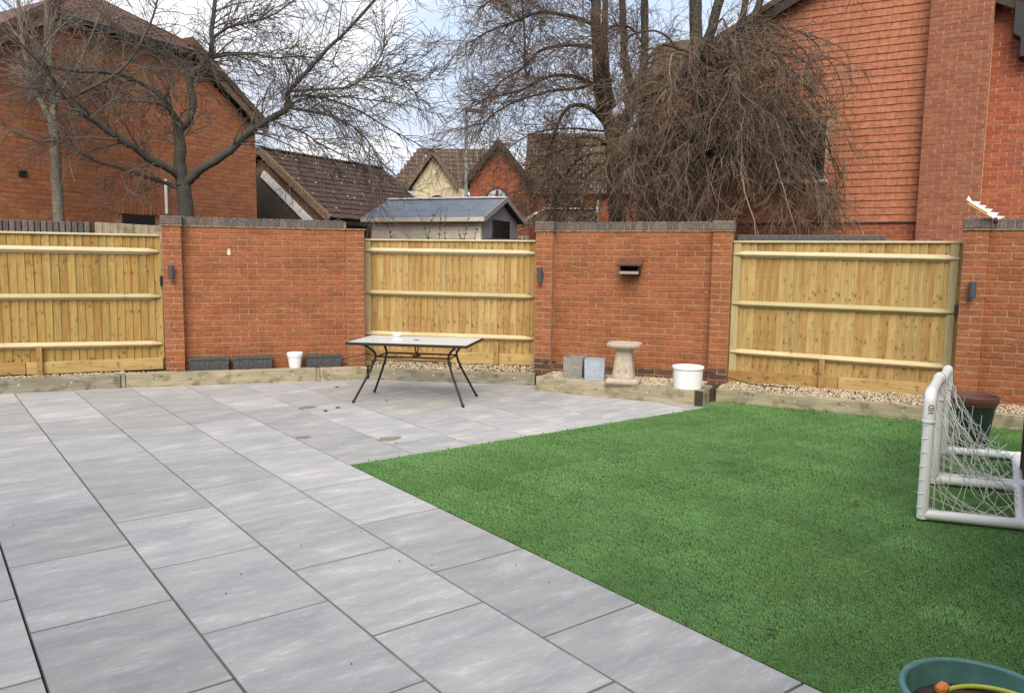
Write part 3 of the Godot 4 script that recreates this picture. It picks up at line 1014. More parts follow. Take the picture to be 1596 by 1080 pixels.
	# [corner, along, across, count, height near, height far]
	for bed in [[S2 + Vector2(0.08, -0.10), S3 + Vector2(0.07, -0.07), Vector2(0.27, -0.26), 2600, 0.142, 0.21], [S4 + Vector2(0.1, -0.05), S4.lerp(S5, 0.86) + Vector2(0.1, -0.05), Vector2(0.44, -0.22), 6500, 0.14, 0.19], [PL + Vector2(0.09, -0.03), PR + Vector2(0.03, -0.1), Vector2(0.85, -0.5), 7000, 0.168, 0.175], [S1 + Vector2(0.02, -0.1), S2 + Vector2(0.03, -0.1), Vector2(0.06, -0.2), 2200, 0.14, 0.15], [S0 + Vector2(0.02, -0.1), S1 + Vector2(0.02, -0.1), Vector2(0.06, -0.22), 3000, 0.135, 0.16]]:
		for k in bed[3]:
			var u := rng.randf()
			var p: Vector2 = bed[0].lerp(bed[1], rng.randf()) + bed[2] * u
			where.append([Vector3(p.x, lerpf(bed[4], bed[5], u) + rng.randf_range(-0.004, 0.005), p.y), rng.randf_range(0.006, 0.012)])
	var gmm := MultiMesh.new()
	gmm.transform_format = MultiMesh.TRANSFORM_3D
	gmm.use_colors = true
	gmm.mesh = st.mesh()
	gmm.instance_count = where.size()
	var gt := [Color(0.58, 0.47, 0.30), Color(0.64, 0.54, 0.37), Color(0.52, 0.40, 0.25), Color(0.70, 0.62, 0.47), Color(0.42, 0.32, 0.21), Color(0.62, 0.50, 0.34)]
	for k in where.size():
		gmm.set_instance_transform(k, Transform3D(Basis.from_euler(Vector3(rng.randf_range(-0.5, 0.5), rng.randf() * TAU, rng.randf_range(-0.5, 0.5))).scaled(Vector3.ONE * where[k][1]), where[k][0]))
		gmm.set_instance_color(k, gt[rng.randi() % 6])
	var gi := MultiMeshInstance3D.new()
	gi.name = "gravel"
	gi.multimesh = gmm
	var gmat := StandardMaterial3D.new()
	gmat.vertex_color_use_as_albedo = true
	gmat.roughness = 0.85
	gi.material_override = gmat
	gi.set_meta("label", "pale yellow gravel filling the beds behind the timber edging")
	gi.set_meta("category", "gravel")
	gi.set_meta("kind", "stuff")
	add_child(gi)

func build_boundary() -> void:
	var w1 := garden_wall("brick wall behind the grey troughs, its right pillar without a cap", Vector2(2.236, -6.732), Vector2(4.62, -5.894), true, true, [true, false])
	var spl := MB.new()
	var ring := []
	for k in 10: ring.append(Vector3(0.79 + cos(TAU * k / 10) * 0.024 * rng.randf_range(0.6, 1.2), 1.69 + sin(TAU * k / 10) * 0.05 * rng.randf_range(0.6, 1.2), -0.1295))
	spl.face(ring, Vector3(0.79, 1.69, -1))
	part(w1, "pale_splash", spl.mesh(), M["pale_splash"])
	garden_wall("brick wall behind the bird bath with a brown bird box on it", Vector2(6.21, -4.17), Vector2(7.548, -2.087), true, true, [true, true], 3)
	garden_wall("brick wall beside the green pot carrying a white toothed strip", Vector2(8.556, 0.106), Vector2(9.354, 1.94), true, false)
	garden_fence("timber fence panel beside the brick wall with the grey troughs", Vector2(-0.85, -7.745), Vector2(2.27, -7.0), 0.17, [[1.705, 1.69], [1.125, 1.11], [0.54, 0.50]], [1.82], [1.0], "green_board")
	garden_fence("timber fence panel behind the glass table", Vector2(4.76, -6.19), Vector2(6.44, -4.45), 0.21, [[1.745, 1.73], [1.16, 1.14], [0.585, 0.57]], [1.9], [0.06])
	garden_fence("timber fence panel facing the lawn beside the brick wall with the bird box", Vector2(7.69, -2.175), Vector2(8.835, -0.03), 0.18, [[1.745, 1.715], [1.145, 1.125], [0.555, 0.515]], [1.08], [0.05, 2.37])
	sleeper("long timber edging below the fence beside the grey troughs", S0, S1 - Vector2(0.03, 0.007), 0.172, 2)
	sleeper("timber edging in front of the grey troughs and white flowerpot", S1 + Vector2(0.03, 0.011), Vector2(3.93, -5.967), 0.176, 1)
	sleeper("short timber edging beside the slate trough at the wall's plain pillar", Vector2(3.985, -5.948), S2 - Vector2(0.01, 0.003), 0.172, 3)
	sleeper("timber edging behind the glass table below the fence", S2 + Vector2(0.012, 0.012), S3 - Vector2(0.01, 0.01), 0.156, 2)
	sleeper("raised timber edging in front of the bird bath and square pots", PL, PR - (PR - PL).normalized() * 0.105, 0.185, 3)
	sleeper("timber edging between the lawn and the gravel below the fence", S4, S4.lerp(S5, 0.515), 0.154, 1)
	sleeper("timber edging running behind the green pot", S4.lerp(S5, 0.525), S5, 0.154, 3)
	# returns of the raised bed
	var e := (PR - PL).normalized()
	var o := Vector2(e.y, -e.x)
	var rt := thing("timber_sleeper", "short timber return of the raised bed with a dark sawn end by the white bucket", "timber edging", Vector3(PR.x - e.x * 0.05, 0, PR.y - e.y * 0.05), heading(Vector2.ZERO, o), "timber edging of the gravel beds")
	timber(rt, "beam", Vector3(0.004, 0.083, 0), Vector3(0.46, 0.083, 0), 0.203, 0.1, M["sleeper2"], 0.006)
	part(rt, "sawn_end", boxmesh(Vector3(0.006, 0.18, 0.09), 0.002), M["end_grain"], at(Vector3(0.003, 0.09, 0)))
	var lt := thing("timber_sleeper", "short timber return of the raised bed beside the pillar with the wall light", "timber edging", Vector3(PL.x + o.x * 0.1 + e.x * 0.05, 0, PL.y + o.y * 0.1 + e.y * 0.05), heading(Vector2.ZERO, o), "timber edging of the gravel beds")
	timber(lt, "beam", Vector3(0.0, 0.08, 0), Vector3(0.33, 0.08, 0), 0.195, 0.1, M["sleeper1"], 0.006)
	for s in [[S1, 0.172, "small timber peg at the bend of the edging below the fence"], [Vector2(3.957, -5.957), 0.168, "small timber peg at the edging joint beside the slate trough"]]:
		var pg := thing("timber_peg", s[2], "peg", Vector3(s[0].x, 0, s[0].y), -0.3, "pegs at the joints of the edging")
		timber(pg, "peg", Vector3(0, -0.02, -0.03), Vector3(0, s[1], -0.03), 0.045, 0.06, M["sleeper0"])
	# older walls and fences behind the garden boundary
	var ow := thing("old_wall", "low dark coped brick wall beyond the fence beside the pale trunk", "brick wall", Vector3(0.557, 0.000, -9.077), -0.3433)
	var wl := 1.356
	part(ow, "wall", boxmesh(Vector3(wl, 1.93, 0.2)), M["house2"], at(Vector3(wl * 0.5, 0.965, 0)))
	var x := 0.04
	while x < wl - 0.03:
		part(ow, "coping_brick", boxmesh(Vector3(0.066, 0.16, 0.22), 0.006), M["engineering%d" % (rng.randi() % 4)], at(Vector3(x, 2.01, 0)))
		x += 0.076
	var of := thing("old_fence", "pale green boarded fence beyond the wall with the grey troughs", "fence", Vector3(1.800, 0.000, -8.525), -0.4214)
	for k in 11: timber(of, "board", Vector3(0.05 + k * 0.1, 0.0, 0), Vector3(0.05 + k * 0.1, 2.09 - 0.004 * k, 0), 0.098, 0.018, M["sleeper%d" % [3, 1][k % 2]])
	var bf := thing("old_fence", "dark close boarded fence beyond the table and beside the shed", "fence", Vector3(7.110, 0.000, -6.639), -0.5579)
	for k in 14: timber(bf, "board", Vector3(0.04 + k * 0.08, 0.0, 0), Vector3(0.04 + k * 0.08, 1.98, 0), 0.074, 0.018, M["dark_barge"])
	var cw := thing("old_wall", "grey coped wall beyond the fence facing the lawn", "brick wall", Vector3(8.958, 0.000, -3.045), -0.9001)
	var cl := 1.847
	part(cw, "wall", boxmesh(Vector3(cl, 1.9, 0.2)), M["house2"], at(Vector3(cl * 0.5, 0.95, 0)))
	part(cw, "coping", boxmesh(Vector3(cl + 0.04, 0.12, 0.24), 0.01), M["engineering2"], at(Vector3(cl * 0.5, 1.965, 0)))
	build_home()
	# brown stained side fence running back towards the camera side
	var sf := thing("side_fence", "dark red brown stained boarded fence beside the goals", "fence", Vector3(6.53, 0, 1.56), heading(Vector2(6.53, 1.56), Vector2(3.2, 3.05)))
	timber(sf, "post", Vector3(0, -0.05, 0), Vector3(0, 1.85, 0), 0.09, 0.09, M["brown_paint"])
	for k in 36: timber(sf, "board", Vector3(0.1 + k * 0.1, 0.03, 0.03), Vector3(0.1 + k * 0.1, 1.8, 0.03), 0.096, 0.016, M["brown_paint"])
	for y in [0.4, 1.5]: timber(sf, "rail", Vector3(0.045, y, -0.01), Vector3(3.7, y, -0.01), 0.07, 0.045, M["brown_paint"])

# the house that owns the garden stands behind the photographer and shades the near slabs
func build_home() -> void:
	var h := thing("own_house", "brick house with patio doors that the garden belongs to", "house", Vector3(-9.0, 0, 5.3))
	var w := MB.new()
	w.box(Vector3(2.6, 2.0, 0.15), Vector3(5.2, 4.0, 0.3))
	w.box(Vector3(12.1, 2.0, 0.15), Vector3(5.6, 4.0, 0.3))
	w.box(Vector3(7.25, 3.15, 0.151), Vector3(4.1, 1.7, 0.298))
	part(h, "wall", w.mesh(), M["clay1"])
	w = MB.new()
	w.box(Vector3(4.4, 1.9, -2.95), Vector3(4.2, 3.8, 5.88))
	part(h, "shading_wing", w.mesh(), M["clay1"])  # unseen wing, added to shade the near left slabs
	for k in 2: part(h, "patio_door", boxmesh(Vector3(2.02, 2.25, 0.06), 0.01), M["window_glass"], at(Vector3(6.24 + k * 2.03, 1.13, 0.12)))
	var r := MB.new()
	r.hexa([Vector3(-0.3, 3.9, -0.4), Vector3(15.2, 3.9, -0.4), Vector3(15.2, 6.6, 4.2), Vector3(-0.3, 6.6, 4.2), Vector3(-0.3, 4.1, -0.4), Vector3(15.2, 4.1, -0.4), Vector3(15.2, 6.8, 4.2), Vector3(-0.3, 6.8, 4.2)])
	part(h, "roof", r.mesh(), M["old_tile"])

# ------------------------------------------------------------------ neighbouring houses
func gable_y(x: float, xa: float, ya: float, slope: float) -> float:
	return ya - absf(x - xa) * slope

func build_left_house() -> void:
	var h := thing("brick_house", "orange brick house with a half hipped gable behind the bare cherry tree", "house", Vector3(5.348, 0, -12.128), heading(Vector2.ZERO, Vector2(0.9205, -0.3907)))
	var top := func(x): return minf(5.25, 4.19 + minf(x + 5.55, 0.05 - x) * 0.633)
	var poly := PackedVector2Array([Vector2(-5.55, -0.05), Vector2(0.05, -0.05), Vector2(0.05, 4.19), Vector2(-1.624, 5.25), Vector2(-3.876, 5.25), Vector2(-5.55, 4.19)])
	var b := MB.new()
	b.prism(poly, -0.3, -0.004)
	part(h, "wall", b.mesh(), M["mortar_house"])
	brick_field(h, -5.55, 0.05, 1.725, 5.3, 0.0, "house", 5, 300, func(x, y): return y < top.call(x) - 0.02 and not (x > -3.05 and x < -2.2 and y < 2.34), -4.2)
	var side := MB.new()
	side.box(Vector3(-0.1, 2.05, -3.2), Vector3(0.3, 4.2, 5.8))
	part(h, "side_wall", side.mesh(), M["house1"])
	part(h, "vent_opening", boxmesh(Vector3(0.62, 0.16, 0.02)), M["black_paint"], at(Vector3(-2.62, 2.25, 0.004)))
	for k in 11: part(h, "soldier_brick", boxmesh(Vector3(0.064, 0.2, 0.05)), M["house%d" % (k % 5)], at(Vector3(-3.0 + k * 0.0755, 2.44, -0.006)))
	part(h, "waste_pipe", boxmesh(Vector3(0.045, 0.62, 0.045), 0.01), M["white_plastic"], at(Vector3(-2.08, 2.68, 0.03)))
	part(h, "air_vent", boxmesh(Vector3(0.13, 0.09, 0.02)), M["black_paint"], at(Vector3(-4.55, 2.85, 0.006)))
	# verges, half hip and roof planes
	for s in [-1.0, 1.0]:
		var xe := 0.22 if s > 0 else -5.72
		var xh := -1.53 if s > 0 else -3.97
		var p := Vector3(xe, 4.19 - 0.17 * 0.633, 0)
		var q := Vector3(xh, 5.32, 0)
		beam_between(h, "barge_board", p + Vector3(0, 0.08, 0.16), q + Vector3(0, 0.08, 0.16), 0.03, 0.2, M["barge"])
		var sl := MB.new()
		var up := Vector3(0, 0.14, 0)
		var ap := Vector3(-2.75, 6.09, -1.0)
		sl.hexa([p + Vector3(0, 0.14, 0.2), q + Vector3(0, 0.1, 0.2), Vector3(q.x, q.y + 0.1, -6), Vector3(p.x, p.y + 0.14, -6), p + Vector3(0, 0.26, 0.2), q + Vector3(0, 0.24, 0.2), Vector3(q.x, q.y + 0.24, -6), Vector3(p.x, p.y + 0.26, -6)])
		var r2 := [q + Vector3(0, 0.1, -0.1), ap + Vector3(0, -0.06, 0), Vector3(ap.x, ap.y - 0.06, -6), Vector3(q.x, q.y + 0.1, -6)]
		sl.hexa(r2 + [r2[0] + up, r2[1] + up, r2[2] + up, r2[3] + up])
		part(h, "roof", sl.mesh(), M["pink_tile"])
	beam_between(h, "gutter", Vector3(-4.0, 5.27, 0.2), Vector3(-1.5, 5.27, 0.2), 0.1, 0.08, M["black_plastic"])
	part(h, "soffit", boxmesh(Vector3(2.5, 0.03, 0.2)), M["dark_barge"], at(Vector3(-2.75, 5.24, 0.09)))
	roof_slope(h, Vector3(-4.0, 5.30, 0.22), Vector3.RIGHT, Vector3(0, 0.56, -0.83).normalized(), 2.5, 1.46, 0.115, 0.17, "pink_tile", 1, 0, 1.22, 1.22, "hip_tile")
	roof_slope(h, Vector3(-9.4, 4.55, -0.9), Vector3.RIGHT, Vector3(0, 0.64, -0.77), 5.0, 2.3, 0.115, 0.17, "pink_tile", 1, 0, 0.0, 0.4, "wing_tile")
	var wing := MB.new()
	wing.box(Vector3(-7.2, 2.2, -2.2), Vector3(3.4, 4.5, 2.2))
	part(h, "wing_wall", wing.mesh(), M["house0"])

func build_low_house() -> void:
	var h := thing("low_house", "low house with a lichen spotted brown tiled roof beyond the troughs wall", "house", Vector3(6.11, 0, -13.98), heading(Vector2.ZERO, Vector2(0.9205, -0.3907)))
	var ridge := 4.04
	var l := 4.38
	var wall := MB.new()
	wall.box(Vector3(l * 0.5 + 0.05, 1.2, 0.0), Vector3(l - 0.3, 2.5, 3.5))
	part(h, "wall", wall.mesh(), M["house0"])
	var gb := MB.new()
	gb.hexa([Vector3(0.14, 2.35, -1.95), Vector3(0.3, 2.35, -1.95), Vector3(0.3, 2.35, 1.95), Vector3(0.14, 2.35, 1.95), Vector3(0.14, 3.9, -0.03), Vector3(0.3, 3.9, -0.03), Vector3(0.3, 3.9, 0.03), Vector3(0.14, 3.9, 0.03)])
	part(h, "gable", gb.mesh(), M["barge"])
	# tiled porch roof leaning on the gable with a white barge board
	var dk := MB.new()
	dk.hexa([Vector3(0.02, 2.0, -1.3), Vector3(0.13, 2.0, -1.3), Vector3(0.13, 2.0, 1.95), Vector3(0.02, 2.0, 1.95), Vector3(0.02, 3.45, -0.2), Vector3(0.13, 3.45, -0.2), Vector3(0.13, 3.5, 0.12), Vector3(0.02, 3.5, 0.12)])
	part(h, "porch_gable", dk.mesh(), M["dark_tile"])
	beam_between(h, "white_barge_board", Vector3(0.0, 3.48, 0.12), Vector3(0.0, 2.1, 1.92), 0.05, 0.16, M["white_paint"])
	var es := Vector3(0, 1.565, -2.07).normalized()
	roof_slope(h, Vector3(0.0, ridge - 1.565, 2.07), Vector3.RIGHT, es, l, 2.595, 0.2, 0.3, "roof_tile", 4, 300)
	var us := MB.new()
	us.hexa([Vector3(0.03, ridge - 1.63, 2.05), Vector3(l, ridge - 1.63, 2.05), Vector3(l, ridge - 0.08, 0), Vector3(0.03, ridge - 0.08, 0), Vector3(0.03, ridge - 1.585, 2.05), Vector3(l, ridge - 1.585, 2.05), Vector3(l, ridge - 0.03, 0), Vector3(0.03, ridge - 0.03, 0)])
	us.hexa([Vector3(0.03, ridge - 1.63, -2.05), Vector3(l, ridge - 1.63, -2.05), Vector3(l, ridge - 0.08, 0), Vector3(0.03, ridge - 0.08, 0), Vector3(0.03, ridge - 1.585, -2.05), Vector3(l, ridge - 1.585, -2.05), Vector3(l, ridge - 0.03, 0), Vector3(0.03, ridge - 0.03, 0)])
	part(h, "roof_deck", us.mesh(), M["dark_barge"])
	for k in 14: part(h, "ridge_tile", boxmesh(Vector3(0.3, 0.05, 0.2), 0.015), M["roof_tile%d" % (k % 4)], at(Vector3(0.16 + k * 0.31, ridge + 0.02, 0)))
	beam_between(h, "barge_board", Vector3(-0.02, ridge - 0.02, 0.0), Vector3(-0.02, ridge - 1.60, 2.1), 0.03, 0.15, M["barge"])
	beam_between(h, "verge_trim", Vector3(0.03, ridge + 0.03, 0.0), Vector3(0.03, ridge - 1.545, 2.1), 0.06, 0.05, M["barge"])
	beam_between(h, "barge_board", Vector3(-0.02, ridge - 0.02, 0.0), Vector3(-0.02, ridge - 1.60, -2.1), 0.03, 0.15, M["barge"])
	beam_between(h, "gutter", Vector3(0.0, ridge - 1.66, 2.12), Vector3(l, ridge - 1.66, 2.12), 0.09, 0.08, M["black_plastic"])
	# lichen spots on the tiles
	var sp := MB.new()
	for k in 70:
		var c := Vector3(rng.randf_range(0.2, l - 0.1), 0, 0) + Vector3(0, ridge - 1.565, 2.07) + es * rng.randf_range(0.1, 2.5)
		var nn := Vector3(0, 2.07, 1.565).normalized()
		c += nn * 0.041
		var r := rng.randf_range(0.012, 0.03)
		var q := []
		for j in 6: q.append(c + (Vector3.RIGHT * cos(j * PI / 3) + es * sin(j * PI / 3)) * r * rng.randf_range(0.6, 1.2))
		sp.face(q, c - nn)
	part(h, "lichen", sp.mesh(), M["white_paint"]).set_meta("kind", "stuff")

func build_shed() -> void:
	var a := Vector2(6.016, -8.582)
	var b := Vector2(7.17, -6.736)
	var l := (b - a).length()
	var s := thing("garden_shed", "cream garden shed with a grey blue felt roof beyond the table fence", "shed", Vector3(a.x, 0, a.y), heading(a, b))
	var eave := 2.306
	var rd := 2.66
	var dz := 0.92
	for k in 6: part(s, "wall_board", boxmesh(Vector3(l - 0.12, 0.148, 0.02), 0.004), M["cream_paint"], Transform3D(Basis(Vector3.RIGHT, -0.04), Vector3(l * 0.5, 1.45 + k * 0.15, -0.08)))
	var core := MB.new()
	core.box(Vector3(l * 0.5, 1.12, -dz), Vector3(l - 0.16, 2.28, dz * 2 - 0.2))
	part(s, "wall", core.mesh(), M["grey_fibre"])
	var gp := MB.new()
	gp.prism(PackedVector2Array([Vector2(-0.1, 1.2), Vector2(-dz * 2 + 0.1, 1.2), Vector2(-dz * 2 + 0.1, eave), Vector2(-dz, rd - 0.03), Vector2(-0.1, eave)]), -0.02, 0.02)
	part(s, "gable", gp.mesh(), M["grey_fibre"], Transform3D(Basis(Vector3(0, 0, 1), Vector3(0, 1, 0), Vector3(-1, 0, 0)), Vector3(l - 0.06, 0, 0)))
	part(s, "gable_window", boxmesh(Vector3(0.02, 0.5, 0.8), 0.004), M["window_glass"], at(Vector3(l - 0.03, 2.06, -dz)))
	part(s, "corner_board", boxmesh(Vector3(0.09, 2.26, 0.03)), M["cream_paint"], at(Vector3(l - 0.09, 1.12, -0.056)))
	for sg in [-1.0, 1.0]:
		var r := MB.new()
		var z0: float = -dz + sg * (dz + 0.06)
		r.hexa([Vector3(-0.06, eave - 0.02, z0), Vector3(l + 0.06, eave - 0.02, z0), Vector3(l + 0.06, rd, -dz), Vector3(-0.06, rd, -dz), Vector3(-0.06, eave + 0.02, z0), Vector3(l + 0.06, eave + 0.02, z0), Vector3(l + 0.06, rd + 0.04, -dz), Vector3(-0.06, rd + 0.04, -dz)])
		part(s, "roof_felt", r.mesh(), M["felt"])
		for f in [0.36, 0.68]:
			var p0 := Vector3(-0.06, lerpf(eave, rd, f) + 0.028, lerpf(z0, -dz, f))
			beam_between(s, "felt_lap", p0, p0 + Vector3(l + 0.12, 0, 0), 0.05, 0.006, M["felt"], Vector3(0, 0.9, 0.4 * sg))
		beam_between(s, "verge_trim", Vector3(l + 0.07, eave - 0.01, z0), Vector3(l + 0.07, rd + 0.01, -dz), 0.02, 0.08, M["grey_fibre"])
	beam_between(s, "eave_trim", Vector3(-0.06, eave - 0.02, 0.07), Vector3(l + 0.06, eave - 0.02, 0.07), 0.02, 0.07, M["cream_paint"])
	part(s, "ridge_cap", boxmesh(Vector3(l + 0.12, 0.03, 0.16), 0.008), M["white_paint"], at(Vector3(l * 0.5, rd + 0.045, -dz)))

func build_far_houses() -> void:
	# cream rendered gable
	var c := thing("rendered_house", "far cream rendered house with a pointed gable beside the lamp post", "house", Vector3(17.537, 0, -25.029), -0.6632)
	var ap: Vector2 = Vector2(-0.003, 6.083)
	var lf: Vector2 = Vector2(-1.056, 4.403)
	var rt: Vector2 = Vector2(1.108, 4.694)
	var hw := (rt.x - lf.x) * 0.5
	var ex := ap.x
	var ey := (lf.y + rt.y) * 0.5
	var wl := MB.new()
	wl.prism(PackedVector2Array([Vector2(ex - hw + 0.2, 0), Vector2(ex + hw + 0.25, 0), Vector2(ex + hw + 0.25, ey - 0.05), Vector2(ex + hw - 0.15, ey + 0.1), Vector2(ex, ap.y - 0.25), Vector2(ex - hw + 0.2, ey + 0.05)]), -4.0, 0.0)
	part(c, "wall", wl.mesh(), M["cream_render"])
	for s in [-1.0, 1.0]:
		var p := Vector3(ex + s * hw, ey, 0.25)
		var q := Vector3(ex, ap.y, 0.25)
		beam_between(c, "barge_board", p, q, 0.04, 0.16, M["barge"])
		var r := MB.new()
		r.hexa([p, q, q + Vector3(0, 0, -5), p + Vector3(0, 0, -5), p + Vector3(0, 0.12, 0), q + Vector3(0, 0.12, 0), q + Vector3(0, 0.12, -5), p + Vector3(0, 0.12, -5)])
		part(c, "gable_roof", r.mesh(), M["old_tile"])
	var e0: Vector2 = Vector2(-2.031, 4.365)
	var e1: Vector2 = Vector2(2.569, 4.419)
	var ry: float = Vector2(0.670, 6.196).y
	var es := Vector3(0, ry - ey, -(ry - ey) * 0.95).normalized()
	roof_slope(c, Vector3(e0.x, ey - 0.1, -0.3), Vector3.RIGHT, es, e1.x - e0.x, (ry + 0.35 - ey) * 1.38, 0.28, 0.3, "old_tile", 1, 0, 1.15, 0.0)
	arch_window(c, Vector2(0.163, 3.884), 0.62, 1.0, M["plum_paint"])
	part(c, "flue", boxmesh(Vector3(0.1, 0.45, 0.1)), M["white_paint"], at(Vector3(Vector2(-0.487, 5.893).x, Vector2(-0.487, 5.893).y, -1.6)))
	# red brick gable with its long brown roof
	var r5 := thing("red_house", "far red brick gabled house with an arched window and long brown roof", "house", Vector3(18.658, 0, -21.859), -0.7330)
	ap = Vector2(-0.021, 6.224)
	lf = Vector2(-1.446, 4.668)
	rt = Vector2(1.380, 4.382)
	hw = (rt.x - lf.x) * 0.5
	ex = ap.x
	ey = (lf.y + rt.y) * 0.5
	wl = MB.new()
	wl.prism(PackedVector2Array([Vector2(ex - hw + 0.25, 0), Vector2(ex + hw - 0.15, 0), Vector2(ex + hw - 0.15, ey + 0.12), Vector2(ex, ap.y - 0.2), Vector2(ex - hw + 0.25, ey + 0.2)]), -4.0, 0.0)
	part(r5, "wall", wl.mesh(), M["mortar_red"])
	brick_field(r5, ex - hw + 0.25, ex + hw - 0.15, 2.6, ap.y - 0.25, 0.02, "red", 5, 0, func(x, y): return y < ap.y - 0.25 - absf(x - ex) * (ap.y - ey - 0.4) / hw)
	for s in [-1.0, 1.0]:
		var p := Vector3(ex + s * hw, ey, 0.3)
		var q := Vector3(ex, ap.y, 0.3)
		beam_between(r5, "barge_board", p, q, 0.04, 0.2, M["dark_barge"])
		var r := MB.new()
		r.hexa([p, q, q + Vector3(0, 0, -5), p + Vector3(0, 0, -5), p + Vector3(0, 0.12, 0), q + Vector3(0, 0.12, 0), q + Vector3(0, 0.12, -5), p + Vector3(0, 0.12, -5)])
		part(r5, "gable_roof", r.mesh(), M["old_tile"])
	arch_window(r5, Vector2(-0.074, 3.995), 0.78, 1.1, M["plum_paint"])
	var f0: Vector2 = Vector2(0.947, 4.329)
	var f1: Vector2 = Vector2(7.483, 4.367)
	var fr: float = Vector2(3.057, 6.695).y
	es = Vector3(0, fr - f0.y, -(fr - f0.y) * 0.9).normalized()
	var main := MB.new()
	main.box(Vector3((f0.x + f1.x) * 0.5, f0.y * 0.5, -2.6), Vector3(f1.x - f0.x, f0.y, 4.6))
	part(r5, "wall", main.mesh(), M["red2"])
	roof_slope(r5, Vector3(f0.x, f0.y - 0.1, 0.0), Vector3.RIGHT, es, f1.x - f0.x, (fr - f0.y) * 1.5, 0.28, 0.3, "old_tile", 1, 0)
	var wc: Vector2 = Vector2(2.660, 3.963)
	window(r5, Vector3(wc.x, wc.y, -0.26), 1.3, 1.1, M["white_paint"], M["white_paint"])
	var pa: Vector2 = Vector2(1.044, 2.967)
	var pb: Vector2 = Vector2(3.897, 2.994)
	var pt: float = Vector2(2.618, 3.511).y
	var pr := MB.new()
	pr.hexa([Vector3(pa.x, pa.y - 0.1, 1.6), Vector3(pb.x, pa.y - 0.1, 1.6), Vector3(pb.x, pt, -0.2), Vector3(pa.x + 0.8, pt, -0.2), Vector3(pa.x, pa.y, 1.6), Vector3(pb.x, pa.y, 1.6), Vector3(pb.x, pt + 0.1, -0.2), Vector3(pa.x + 0.8, pt + 0.1, -0.2)])
	part(r5, "porch_roof", pr.mesh(), M["old_tile"])
	beam_between(r5, "flashing", Vector3(pa.x + 0.75, pt + 0.16, -0.1), Vector3(pb.x, pt + 0.16, -0.1), 0.22, 0.05, M["white_paint"])
	beam_between(r5, "flashing", Vector3(pa.x - 0.05, pa.y + 0.05, 1.6), Vector3(pa.x + 0.75, pt + 0.16, -0.1), 0.12, 0.05, M["white_paint"])
	part(r5, "drainpipe", boxmesh(Vector3(0.1, 4.0, 0.1)), M["white_paint"], at(Vector3(Vector2(3.916, 4.296).x, 2.0, 0.0)))
	# lamp post
	var lp := thing("lamp_post", "tall slim grey street lamp beyond the shed", "lamp post", Vector3(14.217, 0.000, -17.651))
	var top: float = Vector3(14.202, 6.351, -17.661).y
	var pole := MB.new()
	pole.tube([Vector3(0, 0, 0), Vector3(0, 1.5, 0), Vector3(0, 1.6, 0), Vector3(0, top, 0)], [0.085, 0.085, 0.06, 0.045], 10)
	part(lp, "pole", pole.mesh(), M["lamp_grey"])
	var hd := MB.new()
	hd.hexa([Vector3(-0.05, top - 0.02, -0.1), Vector3(0.55, top - 0.1, -0.1), Vector3(0.55, top - 0.1, 0.1), Vector3(-0.05, top - 0.02, 0.1), Vector3(-0.05, top + 0.08, -0.08), Vector3(0.55, top, -0.06), Vector3(0.55, top, 0.06), Vector3(-0.05, top + 0.08, 0.08)])
	part(lp, "lantern", hd.mesh(), M["black_metal"], at(Vector3.ZERO, -0.7))

func arch_window(parent: Node3D, c: Vector2, w: float, h: float, frame: Material) -> void:
	var outer := PackedVector2Array()
	var inner := PackedVector2Array()
	for k in 13:
		var an := PI * k / 12
		outer.append(Vector2(c.x + cos(an) * (w * 0.5 + 0.09), c.y + sin(an) * (w * 0.5 + 0.09)))
		inner.append(Vector2(c.x + cos(an) * w * 0.5, c.y + sin(an) * w * 0.5))
	outer.append(Vector2(c.x - w * 0.5 - 0.09, c.y - h)); outer.append(Vector2(c.x + w * 0.5 + 0.09, c.y - h))
	inner.append(Vector2(c.x - w * 0.5, c.y - h)); inner.append(Vector2(c.x + w * 0.5, c.y - h))
	var b := MB.new()
	b.prism(outer, 0.03, 0.05)
	var win := part(parent, "window", b.mesh(), frame)
	var g := MB.new()
	g.prism(inner, 0.052, 0.06)
	part(win, "pane", g.mesh(), M["white_paint"])
	part(win, "mullion", boxmesh(Vector3(0.1, h + w * 0.4, 0.02)), M["plum_paint"], at(Vector3(c.x, c.y - h * 0.3, 0.075)))

